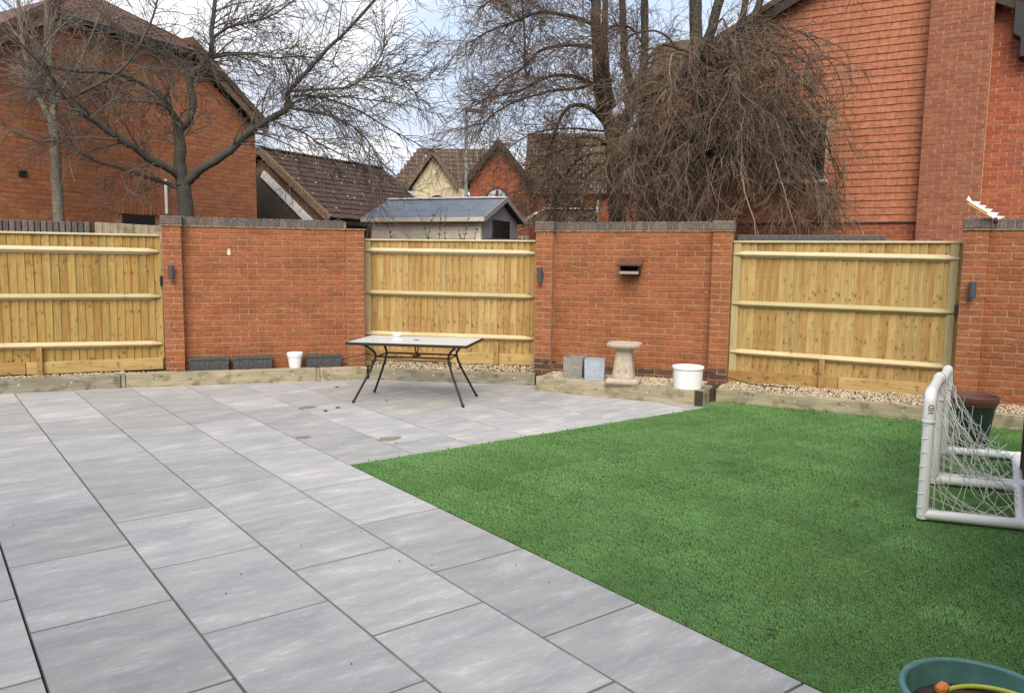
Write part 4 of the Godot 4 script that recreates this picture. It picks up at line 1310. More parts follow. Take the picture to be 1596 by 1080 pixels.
func build_right_house() -> void:
	var h := thing("tile_hung_house", "house with orange hung tiles and a broad brick chimney breast behind the weeping tree", "house", Vector3(13.878, 0, -3.0), heading(Vector2.ZERO, Vector2(0.3907, 0.9205)))
	var roof := func(x): return 7.0 - absf(x + 1.03) * 0.504
	var b := MB.new()
	b.prism(PackedVector2Array([Vector2(-5.2, -0.05), Vector2(3.1, -0.05), Vector2(3.1, 4.9), Vector2(-1.03, 7.0), Vector2(-5.2, 4.9)]), -0.3, -0.005)
	part(h, "wall", b.mesh(), M["mortar_red"])
	var sd := MB.new()
	sd.box(Vector3(-5.05, 2.4, -3.2), Vector3(0.3, 4.9, 5.8))
	part(h, "side_wall", sd.mesh(), M["red2"])
	brick_field(h, -4.2, 0.03, 1.725, 2.4, 0.0, "red", 5, 60, func(x, y): return true, -0.5)
	brick_field(h, 0.975, 2.4, 1.725, 6.2, 0.0, "red", 5, 120, func(x, y): return y < roof.call(x) - 0.05, 1.0)
	# hung tiles, one row above the other
	var r := 0
	var y := 2.40
	while y < 6.9:
		var tones := [MB.new(), MB.new(), MB.new()]
		var xl := -5.2 if y < 4.9 else -1.03 - (7.0 - y) / 0.504
		var x := xl + (0.0825 if r % 2 else 0.0)
		while x < 0.02:
			var x1 := minf(x + 0.161, 0.028)
			var inwin := x1 > -2.55 and x < -1.5 and y > 3.1 and y < 4.28
			if not inwin and x1 - x > 0.02:
				var j := rng.randf_range(0.0, 0.006)
				var d := rng.randf_range(-0.003, 0.003)
				tones[rng.randi() % 3].hexa([Vector3(x, y + d, 0.030 + j), Vector3(x1, y + d, 0.030 + j * rng.randf()), Vector3(x1, y + d, 0.014), Vector3(x, y + d, 0.014), Vector3(x, y + 0.165, 0.012), Vector3(x1, y + 0.165, 0.012), Vector3(x1, y + 0.165, 0.0), Vector3(x, y + 0.165, 0.0)])
			x += 0.165
		var row := ArrayMesh.new()
		for k in 3:
			if tones[k].v.size():
				tones[k].add_to(row)
				row.surface_set_material(row.get_surface_count() - 1, M["hung_tile%d" % k])
		if row.get_surface_count(): part(h, "tile_row", row, null).set_meta("kind", "stuff")
		y += 0.128
		r += 1
	part(h, "tile_shadow_line", boxmesh(Vector3(5.2, 0.03, 0.06)), M["dark_barge"], at(Vector3(-2.58, 2.39, 0.0)))  # dark strip stands in for the shadow line below the hung tiles
	window(h, Vector3(-2.03, 3.72, 0.03), 0.94, 1.08, M["dark_barge"], M["white_paint"])
	# chimney breast
	var cb := MB.new()
	cb.box(Vector3(0.5, 4.5, 0.105), Vector3(0.93, 9.0, 0.376))
	var ch := part(h, "chimney", cb.mesh(), M["mortar_red"])
	brick_field(ch, 0.03, 0.97, 1.725, 8.0, 0.30, "chim", 4, 250, func(x, y): return true, 0.5)
	# verges, soffits and roof
	for s in [-1.0, 1.0]:
		var p := Vector3(-1.03 + s * 4.4, 7.0 - 4.4 * 0.504, 0.0)
		var q := Vector3(-1.03, 7.0, 0.0)
		if s > 0: q = Vector3(0.98, 7.0 - 2.01 * 0.504, 0.0)
		beam_between(h, "barge_board", p + Vector3(0, 0.03, 0.26), q + Vector3(0, 0.03, 0.26), 0.03, 0.22, M["dark_barge"])
		beam_between(h, "soffit", p + Vector3(0, 0.0, 0.12), q + Vector3(0, 0.0, 0.12), 0.26, 0.03, M["black_paint"])
		var rs := MB.new()
		var q2 := Vector3(-1.03, 7.0, 0.0)
		rs.hexa([p + Vector3(0, 0.1, 0.3 if s < 0 else -0.3), q2 + Vector3(0, 0.1, 0.3 if s < 0 else -0.3), q2 + Vector3(0, 0.1, -6), p + Vector3(0, 0.1, -6), p + Vector3(0, 0.22, 0.3 if s < 0 else -0.3), q2 + Vector3(0, 0.22, 0.3 if s < 0 else -0.3), q2 + Vector3(0, 0.22, -6), p + Vector3(0, 0.22, -6)])
		if s > 0: rs.hexa([p + Vector3(0, 0.1, 0.3), q + Vector3(0, 0.1, 0.3), q + Vector3(0, 0.1, -0.29), p + Vector3(0, 0.1, -0.29), p + Vector3(0, 0.22, 0.3), q + Vector3(0, 0.22, 0.3), q + Vector3(0, 0.22, -0.29), p + Vector3(0, 0.22, -0.29)])
		part(h, "roof", rs.mesh(), M["old_tile"])
	var br := MB.new()
	br.prism(PackedVector2Array([Vector2(1.36, 5.0), Vector2(1.7, 5.0), Vector2(1.7, 5.72), Vector2(1.25, 5.86), Vector2(1.25, 5.38), Vector2(1.36, 5.3)]), 0.02, 0.3)
	part(h, "gutter_bracket", br.mesh(), M["black_paint"])
	# lower rear wing whose ridge shows beside the trunks
	var rw := MB.new()
	rw.hexa([Vector3(-5.785, 5.340, -1.619), Vector3(-3.659, 5.478, -2.280), Vector3(-4.462, 5.934, -5.584), Vector3(-6.979, 5.763, -4.802), Vector3(-5.971, 6.841, -3.043), Vector3(-4.046, 7.011, -3.627), Vector3(-4.141, 7.089, -4.015), Vector3(-6.105, 6.914, -3.419)])
	part(h, "rear_roof", rw.mesh(), M["old_tile"])
	var rb := MB.new()
	rb.hexa([Vector3(-5.782, 0.000, -1.941), Vector3(-3.731, 0.000, -2.571), Vector3(-4.342, 0.000, -5.098), Vector3(-6.679, 0.000, -4.381), Vector3(-5.781, 5.368, -1.941), Vector3(-3.729, 5.498, -2.572), Vector3(-4.336, 5.677, -5.100), Vector3(-6.675, 5.553, -4.382)])
	part(h, "rear_wall", rb.mesh(), M["red2"])

# ------------------------------------------------------------------ trees
func build_trees() -> void:
	rng.seed = 77
	# spreading cherry with one straight trunk, behind the troughs wall
	var t := thing("cherry_tree", "bare spreading cherry tree with a lichened trunk behind the troughs wall", "tree", Vector3(3.059, 0.000, -8.656))
	var o := t.position
	var mk := func(a: Array) -> Array:
		var r := []
		for p in a: r.append(p - o)
		return r
	var mbs := [MB.new(), MB.new()]
	var st := {"n": [0, 3, 5, 5], "sag": 0.055, "jit": 0.17, "spread": 0.85, "shrink": 1.0, "thin": 0.0038, "first": 1.0}
	var trunk: Array = mk.call([Vector3(3.059, 0.000, -8.656), Vector3(3.052, 2.200, -8.658), Vector3(3.042, 2.466, -8.660), Vector3(3.032, 2.692, -8.663)])
	limb(t, "trunk", trunk, 0.125, 0.1, M["bark"], 12)
	var limbs := [
		[[[Vector3(3.031, 2.674, -8.663), Vector3(3.013, 2.908, -8.668), Vector3(3.013, 3.189, -8.668), Vector3(3.017, 3.475, -8.719), Vector3(2.996, 3.614, -8.725)]], 0.115, 0.085, 0.5, 16],
		[[[Vector3(3.066, 2.704, -8.654), Vector3(3.164, 2.842, -8.523), Vector3(3.293, 2.972, -8.382), Vector3(3.524, 3.144, -8.206), Vector3(3.711, 3.358, -8.039), Vector3(3.851, 3.512, -7.885), Vector3(3.997, 3.613, -7.832), Vector3(4.166, 3.739, -7.660), Vector3(4.311, 3.850, -7.603)]], 0.085, 0.05, 0.35, 34],
		[[[Vector3(4.311, 3.841, -7.603), Vector3(4.263, 4.003, -7.622), Vector3(4.295, 4.098, -7.501), Vector3(4.384, 4.231, -7.357), Vector3(4.545, 4.457, -7.178), Vector3(4.670, 4.641, -7.012), Vector3(4.872, 4.881, -6.806), Vector3(5.212, 5.352, -6.520), Vector3(5.539, 5.776, -6.224)]], 0.046, 0.02, 0.1, 52],
		[[[Vector3(4.286, 3.821, -7.613), Vector3(4.432, 3.779, -7.445), Vector3(4.676, 3.691, -7.120), Vector3(4.904, 3.562, -6.902), Vector3(5.062, 3.374, -6.711), Vector3(5.223, 3.089, -6.628), Vector3(5.311, 2.826, -6.581)]], 0.026, 0.006, 0.05, 40],
		[[[Vector3(4.294, 4.043, -7.502), Vector3(4.500, 4.033, -7.089), Vector3(4.805, 4.045, -6.727), Vector3(4.937, 4.158, -6.550), Vector3(5.090, 4.392, -6.359), Vector3(5.177, 4.605, -6.312)]], 0.026, 0.008, 0.05, 36],
		[[[Vector3(4.921, 4.139, -6.558), Vector3(5.042, 4.171, -6.384), Vector3(5.166, 4.150, -6.204), Vector3(5.402, 4.091, -5.957), Vector3(5.577, 4.133, -5.853), Vector3(5.727, 4.171, -5.642)]], 0.012, 0.004, 0.05, 24],
		[[[Vector3(4.293, 3.970, -7.502), Vector3(4.586, 3.990, -7.379), Vector3(4.896, 3.952, -7.349), Vector3(5.295, 3.830, -7.266), Vector3(5.642, 3.608, -7.084), Vector3(6.048, 3.425, -6.969), Vector3(6.259, 3.295, -6.842)]], 0.024, 0.006, 0.05, 40],
		[[[Vector3(4.201, 3.778, -7.647), Vector3(4.611, 4.026, -7.912), Vector3(5.216, 4.178, -8.082), Vector3(5.894, 4.205, -8.083), Vector3(6.541, 4.165, -7.955), Vector3(7.052, 4.052, -7.761)]], 0.022, 0.005, 0.05, 38],
		[[[Vector3(4.065, 3.664, -7.806), Vector3(4.160, 3.551, -7.555), Vector3(4.372, 3.459, -7.361), Vector3(4.580, 3.276, -7.163), Vector3(4.910, 3.107, -7.010), Vector3(5.158, 2.959, -6.887)]], 0.02, 0.005, 0.05, 30],
		[[[Vector3(3.010, 2.804, -8.669), Vector3(2.827, 2.917, -8.613), Vector3(2.599, 3.005, -8.566), Vector3(2.378, 3.143, -8.514), Vector3(2.139, 3.266, -8.462), Vector3(1.885, 3.424, -8.408), Vector3(1.676, 3.545, -8.343), Vector3(1.512, 3.712, -8.369), Vector3(1.333, 3.948, -8.294), Vector3(1.200, 4.174, -8.311)]], 0.072, 0.028, 0.15, 46],
		[[[Vector3(1.557, 3.725, -8.362), Vector3(1.789, 3.884, -8.425), Vector3(1.961, 3.996, -8.394), Vector3(2.140, 4.136, -8.462), Vector3(2.304, 4.327, -8.428), Vector3(2.511, 4.677, -8.484), Vector3(2.668, 5.046, -8.447), Vector3(2.787, 5.524, -8.520)]], 0.036, 0.012, 0.1, 40],
		[[[Vector3(2.970, 2.642, -8.679), Vector3(2.810, 2.726, -8.824), Vector3(2.606, 2.798, -8.975), Vector3(2.394, 2.897, -9.124), Vector3(2.040, 2.995, -9.295), Vector3(1.759, 3.132, -9.343), Vector3(1.529, 3.271, -9.478), Vector3(1.297, 3.243, -9.508), Vector3(0.992, 3.359, -9.542)]], 0.042, 0.012, 0.1, 34],
		[[[Vector3(3.003, 3.596, -8.722), Vector3(2.919, 3.740, -8.693), Vector3(2.776, 3.923, -8.626), Vector3(2.552, 4.056, -8.577), Vector3(2.301, 4.128, -8.530), Vector3(1.985, 4.144, -8.492), Vector3(1.587, 4.096, -8.458), Vector3(1.209, 4.113, -8.411)]], 0.058, 0.014, 0.1, 44],
		[[[Vector3(3.027, 3.523, -8.716), Vector3(3.163, 3.642, -8.731), Vector3(3.231, 3.920, -8.712), Vector3(3.196, 4.178, -8.722), Vector3(3.261, 4.361, -8.704), Vector3(3.420, 4.544, -8.657), Vector3(3.472, 4.650, -8.537), Vector3(3.489, 5.002, -8.531), Vector3(3.534, 5.410, -8.517), Vector3(3.571, 5.869, -8.506)]], 0.072, 0.03, 0.2, 60],
		[[[Vector3(3.243, 4.340, -8.709), Vector3(3.146, 4.507, -8.839), Vector3(2.978, 4.638, -8.987), Vector3(2.774, 4.708, -9.141), Vector3(2.503, 4.825, -9.305), Vector3(2.190, 4.869, -9.471)]], 0.035, 0.01, 0.1, 38],
		[[[Vector3(3.437, 4.555, -8.652), Vector3(3.620, 4.608, -8.385), Vector3(3.898, 4.613, -8.080), Vector3(4.166, 4.543, -7.768), Vector3(4.466, 4.566, -7.539), Vector3(4.843, 4.501, -7.263)]], 0.03, 0.008, 0.1, 44],
		[[[Vector3(3.485, 4.854, -8.532), Vector3(3.685, 5.015, -8.259), Vector3(3.925, 5.072, -8.071), Vector3(4.214, 5.205, -7.856), Vector3(4.518, 5.482, -7.626)]], 0.026, 0.01, 0.1, 40],
		[[[Vector3(2.903, 3.766, -8.697), Vector3(2.767, 3.909, -9.040), Vector3(2.535, 3.950, -9.401), Vector3(2.278, 4.031, -9.657), Vector3(1.899, 4.305, -9.928)]], 0.03, 0.008, 0.1, 34]]
	for q in limbs:
		var s := limb(t, "limb", mk.call(q[0][0]), q[1] * 0.86, q[2] * 0.86, M["bark"], 8 if q[1] > 0.05 else 6)
		dress(mbs, s, q[3], int(q[4] * 0.38), 0.9, clampf(q[2] * 0.45, 0.008, 0.013), 2, st)
		dress(mbs, s, q[3], int(q[4] * 0.75), 0.48, 0.006, 1, st)
	crown(t, mbs, [M["twig_dark"], M["twig"]])

	# slim pale tree beside it
	rng.seed = 91
	var p := thing("pale_tree", "slim bare tree with a smooth pale trunk beyond the fence", "tree", Vector3(1.524, 0.000, -9.882))
	o = p.position
	mbs = [MB.new(), MB.new()]
	st = {"n": [0, 4, 4, 4], "sag": -0.03, "jit": 0.13, "spread": 0.75, "shrink": 0.95, "thin": 0.0028, "first": 0.7}
	limb(p, "trunk", mk_from(o, [[Vector3(1.521, 1.870, -9.883), Vector3(1.543, 2.178, -9.880), Vector3(1.543, 2.750, -9.880), Vector3(1.545, 3.363, -9.880), Vector3(1.522, 3.594, -9.883)]][0]), 0.085, 0.07, M["pale_bark"], 10)
	for q in [[[[Vector3(1.521, 3.575, -9.883), Vector3(1.418, 3.816, -9.896), Vector3(1.303, 4.124, -9.910), Vector3(1.226, 4.523, -9.919), Vector3(1.186, 5.012, -9.924), Vector3(1.169, 5.630, -9.926)]], 0.045, 0.02, 40], [[[Vector3(1.530, 3.595, -9.882), Vector3(1.569, 3.986, -9.977), Vector3(1.552, 4.356, -9.979), Vector3(1.545, 4.837, -10.081), Vector3(1.550, 5.298, -10.081), Vector3(1.566, 5.848, -10.079)]], 0.055, 0.03, 46], [[[Vector3(1.553, 3.772, -9.929), Vector3(1.660, 4.058, -9.762), Vector3(1.787, 4.286, -9.642), Vector3(1.948, 4.608, -9.514), Vector3(2.077, 4.968, -9.390), Vector3(2.235, 5.443, -9.360)]], 0.028, 0.01, 34]]:
		var s := limb(p, "limb", mk_from(o, q[0][0]), q[1], q[2], M["pale_bark"], 8)
		dress(mbs, s, 0.15, int(q[3] * 0.5), 0.7, 0.008, 2, st)
	crown(p, mbs, [M["twig_light"], M["twig"]])

	# tall many stemmed tree beyond the bird box wall
	rng.seed = 123
	var m := thing("many_stemmed_tree", "tall bare tree with several upright dark stems beyond the bird box wall", "tree", Vector3(11.658, 0.000, -8.152))
	o = m.position
	mbs = [MB.new(), MB.new(), MB.new()]
	st = {"n": [0, 4, 5, 5], "sag": 0.015, "jit": 0.17, "spread": 0.95, "shrink": 1.0, "thin": 0.0036, "first": 1.1}
	limb(m, "trunk", mk_from(o, [[Vector3(11.658, 2.105, -8.152), Vector3(11.647, 2.667, -8.163), Vector3(11.594, 3.463, -8.216), Vector3(11.552, 4.186, -8.257)]][0]), 0.2, 0.16, M["weep_bark"], 12)
	for q in [[[[Vector3(11.573, 4.055, -8.236), Vector3(11.438, 4.644, -8.367), Vector3(11.333, 5.164, -8.468), Vector3(11.288, 6.065, -8.510), Vector3(11.241, 7.082, -8.554), Vector3(11.216, 7.961, -8.577)]], 0.125, 0.095, 40], [[[Vector3(11.580, 4.186, -8.229), Vector3(11.610, 4.791, -8.340), Vector3(11.582, 5.465, -8.507), Vector3(11.605, 6.400, -8.623), Vector3(11.677, 7.848, -8.692)]], 0.09, 0.06, 34], [[[Vector3(11.617, 4.251, -8.193), Vector3(11.807, 4.962, -8.002), Vector3(11.730, 5.607, -8.080), Vector3(11.658, 6.437, -8.152), Vector3(11.603, 7.822, -8.207)]], 0.095, 0.065, 30], [[[Vector3(11.575, 4.209, -8.094), Vector3(11.677, 4.757, -7.849), Vector3(11.737, 5.279, -7.643), Vector3(11.755, 6.092, -7.624), Vector3(11.721, 7.695, -7.659)]], 0.10, 0.075, 36],
		[[[Vector3(11.312, 5.229, -8.487), Vector3(10.912, 5.355, -8.584), Vector3(10.435, 5.376, -8.736), Vector3(10.010, 5.230, -8.830), Vector3(9.698, 5.018, -8.951), Vector3(9.231, 4.867, -9.179), Vector3(8.759, 4.714, -9.391)]], 0.05, 0.01, 60], [[[Vector3(11.289, 6.001, -8.509), Vector3(10.786, 5.991, -8.563), Vector3(10.264, 5.904, -8.750), Vector3(9.983, 5.765, -8.852), Vector3(9.664, 5.416, -8.978), Vector3(9.280, 5.140, -9.143), Vector3(8.973, 4.674, -9.364)]], 0.05, 0.01, 60], [[[Vector3(11.451, 4.448, -8.354), Vector3(11.117, 4.713, -8.396), Vector3(10.738, 4.792, -8.471), Vector3(10.479, 4.634, -8.566), Vector3(10.301, 4.287, -8.588), Vector3(10.178, 3.842, -8.691), Vector3(10.085, 3.329, -8.769)]], 0.06, 0.012, 56], [[[Vector3(11.320, 5.319, -8.479), Vector3(10.733, 5.109, -8.476), Vector3(10.147, 4.997, -8.587), Vector3(9.366, 4.709, -8.828), Vector3(8.904, 4.376, -9.045), Vector3(8.722, 3.942, -9.173)]], 0.04, 0.008, 40], [[[Vector3(11.271, 6.448, -8.525), Vector3(10.680, 6.557, -8.657), Vector3(10.056, 6.561, -8.921), Vector3(9.533, 6.314, -9.078), Vector3(9.066, 6.094, -9.298), Vector3(8.704, 5.838, -9.549)]], 0.045, 0.01, 60], [[[Vector3(11.254, 6.893, -8.541), Vector3(10.736, 7.213, -8.740), Vector3(10.111, 7.272, -9.006), Vector3(9.545, 6.986, -9.319), Vector3(9.023, 6.575, -9.573)]], 0.045, 0.01, 56],
		[[[Vector3(11.527, 3.989, -8.281), Vector3(11.037, 4.128, -8.196), Vector3(10.549, 4.083, -8.238), Vector3(10.133, 3.740, -8.337), Vector3(9.880, 3.226, -8.419), Vector3(9.739, 2.721, -8.535)]], 0.04, 0.008, 36], [[[Vector3(11.558, 3.858, -8.251), Vector3(10.880, 3.794, -8.207), Vector3(10.461, 3.514, -8.316), Vector3(10.209, 2.993, -8.403), Vector3(10.136, 2.546, -8.465)]], 0.03, 0.008, 32], [[[Vector3(9.767, 5.206, -8.897), Vector3(9.723, 5.516, -8.931), Vector3(9.717, 6.010, -8.936), Vector3(9.682, 6.500, -8.963), Vector3(9.626, 6.986, -9.006)]], 0.03, 0.01, 40],
		[[[Vector3(11.513, 3.727, -8.295), Vector3(10.864, 3.501, -8.085), Vector3(10.430, 3.114, -8.076), Vector3(10.228, 2.601, -8.121)]], 0.03, 0.008, 40], [[[Vector3(11.487, 4.055, -8.320), Vector3(10.599, 3.919, -8.193), Vector3(9.906, 3.738, -8.267), Vector3(9.506, 3.426, -8.466), Vector3(9.313, 2.952, -8.617), Vector3(9.216, 2.577, -8.691)]], 0.03, 0.006, 34], [[[Vector3(11.563, 3.568, -8.246), Vector3(11.080, 3.152, -8.018), Vector3(10.836, 2.751, -7.973), Vector3(10.698, 2.424, -7.966)]], 0.025, 0.008, 34], [[[Vector3(11.454, 4.317, -8.352), Vector3(10.383, 4.256, -8.251), Vector3(9.644, 4.128, -8.354), Vector3(9.192, 3.864, -8.583), Vector3(8.946, 3.493, -8.768)]], 0.026, 0.006, 30],
		[[[Vector3(11.740, 5.968, -7.639), Vector3(11.431, 6.231, -7.671), Vector3(11.066, 6.244, -7.753), Vector3(10.660, 6.013, -7.865), Vector3(10.163, 5.604, -8.046)]], 0.03, 0.01, 44]]:
		var s := limb(m, "limb", mk_from(o, q[0][0]), q[1], q[2], M["weep_bark"], 8 if q[1] > 0.06 else 6)
		dress(mbs, s, 0.12, int(q[3] * 0.65), 1.0, 0.009, 2, st)
		dress(mbs, s, 0.05, int(q[3] * 0.9), 0.5, 0.006, 1, st)
	crown(m, mbs, [M["twig_dark"], M["twig_brown"], M["weep_twig"]])

	# weeping tree in front of the tile hung house
	rng.seed = 211
	var w := thing("weeping_tree", "dense bare weeping tree in front of the orange tile hung house", "tree", Vector3(11.596, 0.000, -5.840))
	o = w.position
	mbs = [MB.new(), MB.new(), MB.new(), MB.new()]
	st = {"n": [0, 3, 5, 5], "sag": 0.1, "jit": 0.28, "spread": 0.8, "shrink": 1.0, "thin": 0.0034, "first": 1.0}
	limb(w, "trunk", mk_from(o, [[Vector3(11.596, 2.075, -5.840), Vector3(11.553, 2.929, -5.892), Vector3(11.510, 4.101, -5.944), Vector3(11.473, 5.025, -5.988), Vector3(11.449, 5.711, -6.017)]][0]), 0.13, 0.12, M["weep_bark"], 12)
	for q in [[[[Vector3(11.452, 5.597, -6.014), Vector3(11.419, 6.053, -6.053), Vector3(11.387, 7.065, -6.090)]], 0.12, 0.11], [[[Vector3(11.480, 5.368, -5.981), Vector3(11.587, 5.757, -5.851), Vector3(11.678, 6.367, -5.738), Vector3(11.724, 7.028, -5.680)]], 0.10, 0.08], [[[Vector3(11.577, 5.161, -6.020), Vector3(11.921, 5.510, -5.753), Vector3(12.133, 5.809, -5.643), Vector3(12.287, 6.457, -5.607), Vector3(12.316, 7.131, -5.567)]], 0.07, 0.06], [[[Vector3(11.634, 5.215, -5.951), Vector3(11.947, 5.499, -5.558), Vector3(12.068, 5.803, -5.398), Vector3(12.193, 6.347, -5.229), Vector3(12.272, 6.997, -5.120)]], 0.07, 0.06]]:
		var s := limb(w, "limb", mk_from(o, q[0][0]), q[1], q[2], M["weep_bark"], 8)
		dress(mbs, s, 0.3, 3, 0.7, 0.008, 1, st)
	var hub: Vector3 = Vector3(11.522, 4.851, -5.930) - o
	var rightward := Vector3(0.6, 0, 0.8)
	for k in 128:
		var an := TAU * (k + rng.randf_range(-0.4, 0.4)) / 128.0 * 7.0
		if k % 4 == 0: an = atan2(0.8, 0.6) + rng.randf_range(-1.0, 1.0)
		var out := Vector3(cos(an), 0, sin(an))
		var lean := out.dot(rightward)
		var reach := rng.randf_range(0.5, 1.0) * (1.75 + 1.9 * maxf(lean, 0.0) - 0.1 * maxf(-lean, 0.0))
		var start := hub + Vector3(rng.randf_range(-0.12, 0.12), rng.randf_range(-1.6, 0.55), rng.randf_range(-0.12, 0.12))
		var p0 := start
		var d := (out + Vector3(0, rng.randf_range(0.25, 0.9), 0)).normalized()
		var pts := [p0]
		var total := rng.randf_range(2.4, 4.6)
		var gone := 0.0
		while gone < total and p0.y > 1.7:
			var far := (Vector3(p0.x, 0, p0.z) - Vector3(hub.x, 0, hub.z)).length() / reach
			d = (d + Vector3(rng.randf_range(-1, 1), rng.randf_range(-1, 1), rng.randf_range(-1, 1)) * 0.26 + Vector3(0, -0.10 - 0.42 * clampf(far - 0.35, 0.0, 1.0), 0)).normalized()
			if far > 1.0: d = (d - out * 0.3).normalized()
			p0 += d * 0.22
			gone += 0.22
			pts.append(p0)
		var r0 := rng.randf_range(0.014, 0.03)
		var s := limb(w, "limb", pts, r0, 0.005, M["weep_light"] if k % 5 == 0 else M["weep_bark"], 5)
		dress(mbs, s, 0.1, 5, 0.95, 0.007, 2, st)
		dress(mbs, s, 0.1, 13, 0.65, 0.0048, 1, st)
	crown(w, mbs, [M["twig_dark"], M["twig_brown"], M["weep_twig"], M["weep_light"]])

	# leafy shoots standing up behind the table fence
	rng.seed = 300
	var c := thing("climbing_shrub", "thin leafy shoots rising behind the fence in front of the shed", "shrub", Vector3(6.040, 0.000, -6.153))
	o = c.position
	var leaves := MB.new()
	for q in [[Vector3(5.862, 1.860, -6.264), Vector3(5.797, 2.141, -6.304), Vector3(5.700, 2.373, -6.361)], [Vector3(5.854, 1.879, -6.269), Vector3(5.894, 2.190, -6.245), Vector3(6.038, 2.446, -6.155)], [Vector3(5.991, 1.862, -6.184), Vector3(6.006, 2.145, -6.175), Vector3(6.014, 2.380, -6.170)], [Vector3(6.063, 1.863, -6.139), Vector3(6.070, 2.194, -6.134), Vector3(6.086, 2.410, -6.124)], [Vector3(6.294, 1.867, -5.987), Vector3(6.340, 2.152, -5.956), Vector3(6.363, 2.387, -5.941)], [Vector3(6.420, 1.869, -5.901), Vector3(6.458, 2.078, -5.875), Vector3(6.497, 2.230, -5.849)], [Vector3(6.278, 1.867, -5.998), Vector3(6.246, 2.008, -6.020), Vector3(6.230, 2.102, -6.030)], [Vector3(5.406, 1.852, -6.529), Vector3(5.357, 2.057, -6.556), Vector3(5.309, 2.224, -6.582)]]:
		var s := limb(c, "stem", mk_from(o, q), 0.006, 0.003, M["twig_dark"], 4)
		for k in 26:
			var i := rng.randi() % int(s.size() * 0.75)
			var pt: Vector3 = s[i]
			var dd := Vector3(rng.randf_range(-1, 1), rng.randf_range(-0.3, 0.8), rng.randf_range(-1, 1)).normalized()
			var ww := dd.cross(Vector3.UP).normalized() * 0.012
			leaves.face([pt, pt + dd * 0.025 + ww, pt + dd * 0.05, pt + dd * 0.025 - ww], pt - Vector3(0, 1, 0))
	part(c, "leaves", leaves.mesh(), M["leaf_green"]).set_meta("kind", "stuff")
	# a pale lump lodged in the fork of the stems
	var bl := thing("lilac_balloon", "small pale lilac balloon caught in the fork of the upright stems", "balloon", Vector3(11.030, 4.427, -7.648))
	var bb := MB.new()
	bb.lathe([Vector2(0.0, -0.02), Vector2(0.015, 0.0), Vector2(0.045, 0.03), Vector2(0.075, 0.09), Vector2(0.082, 0.14), Vector2(0.068, 0.19), Vector2(0.035, 0.22), Vector2(0.0, 0.228)], 18)
	part(bl, "skin", bb.mesh(), M["lilac"])
	var kn := MB.new()
	kn.lathe([Vector2(0.022, -0.05), Vector2(0.006, -0.02), Vector2(0.012, -0.005)], 8)
	part(bl, "knot", kn.mesh(), M["lilac"])

func mk_from(o: Vector3, a: Array) -> Array:
	var r := []
	for p in a: r.append(p - o)
	return r

# ------------------------------------------------------------------ things on the beds and walls
func trough(label: String, a: Vector2, b: Vector2, tone: Material) -> void:
	var l := (b - a).length()
	var t := thing("trough_planter", label, "planter", Vector3((a.x + b.x) * 0.5, 0.135, (a.y + b.y) * 0.5), heading(a, b), "grey trough planters along the wall")
	var h := 0.19
	var d := 0.074
	var x := l * 0.5
	var b1 := MB.new()
	for s in [[0, 1], [0, -1], [1, 1], [1, -1]]:
		if s[0] == 0: b1.hexa([Vector3(-x + 0.012, 0, s[1] * (d - 0.014)), Vector3(x - 0.012, 0, s[1] * (d - 0.014)), Vector3(x - 0.012, 0, s[1] * (d - 0.022)), Vector3(-x + 0.012, 0, s[1] * (d - 0.022)), Vector3(-x, h, s[1] * d), Vector3(x, h, s[1] * d), Vector3(x, h, s[1] * (d - 0.012)), Vector3(-x, h, s[1] * (d - 0.012))])
		else: b1.hexa([Vector3(s[1] * (x - 0.012), 0, -d + 0.015), Vector3(s[1] * (x - 0.012), 0, d - 0.015), Vector3(s[1] * (x - 0.024), 0, d - 0.015), Vector3(s[1] * (x - 0.024), 0, -d + 0.015), Vector3(s[1] * x, h - 0.001, -d + 0.001), Vector3(s[1] * x, h - 0.001, d - 0.001), Vector3(s[1] * (x - 0.013), h - 0.001, d - 0.001), Vector3(s[1] * (x - 0.013), h - 0.001, -d + 0.001)])
	part(t, "shell", b1.mesh(), tone)
	var rim := MB.new()
	for s in [-1, 1]:
		rim.box(Vector3(0, h - 0.008, s * (d + 0.003)), Vector3(l + 0.02, 0.022, 0.012), 0.003)
		rim.box(Vector3(s * (x + 0.004), h - 0.0085, 0), Vector3(0.012, 0.022, d * 2 - 0.008), 0.003)
	part(t, "rim", rim.mesh(), tone)
	part(t, "soil", boxmesh(Vector3(l - 0.04, 0.01, d * 2 - 0.04)), M["dark_inside"], at(Vector3(0, h - 0.05, 0)))

func square_pot(label: String, c: Vector3, turn: float, w: float, h: float, m: Material) -> void:
	var t := thing("square_pot", label, "plant pot", c, turn, "square pots in the raised bed")
	var b := MB.new()
	var k := 0.018
	var f := 0.94
	for s in [[0, 1], [0, -1], [1, 1], [1, -1]]:
		var o := w * 0.5
		var i := o - k
		var e := 0.001 if s[0] else 0.0
		if s[0] == 0: b.hexa([Vector3(-o * f, 0, s[1] * o * f), Vector3(o * f, 0, s[1] * o * f), Vector3(o * f, 0, s[1] * i * f), Vector3(-o * f, 0, s[1] * i * f), Vector3(-o, h, s[1] * o), Vector3(o, h, s[1] * o), Vector3(o, h, s[1] * i), Vector3(-o, h, s[1] * i)])
		else: b.hexa([Vector3(s[1] * (o - e) * f, 0, -i * f), Vector3(s[1] * (o - e) * f, 0, i * f), Vector3(s[1] * i * f, 0, i * f), Vector3(s[1] * i * f, 0, -i * f), Vector3(s[1] * (o - e), h, -i), Vector3(s[1] * (o - e), h, i), Vector3(s[1] * i, h, i), Vector3(s[1] * i, h, -i)])
	part(t, "shell", b.mesh(), m)
	part(t, "soil", boxmesh(Vector3(w - 0.05, 0.01, w - 0.05)), M["dark_inside"], at(Vector3(0, h * 0.72, 0)))

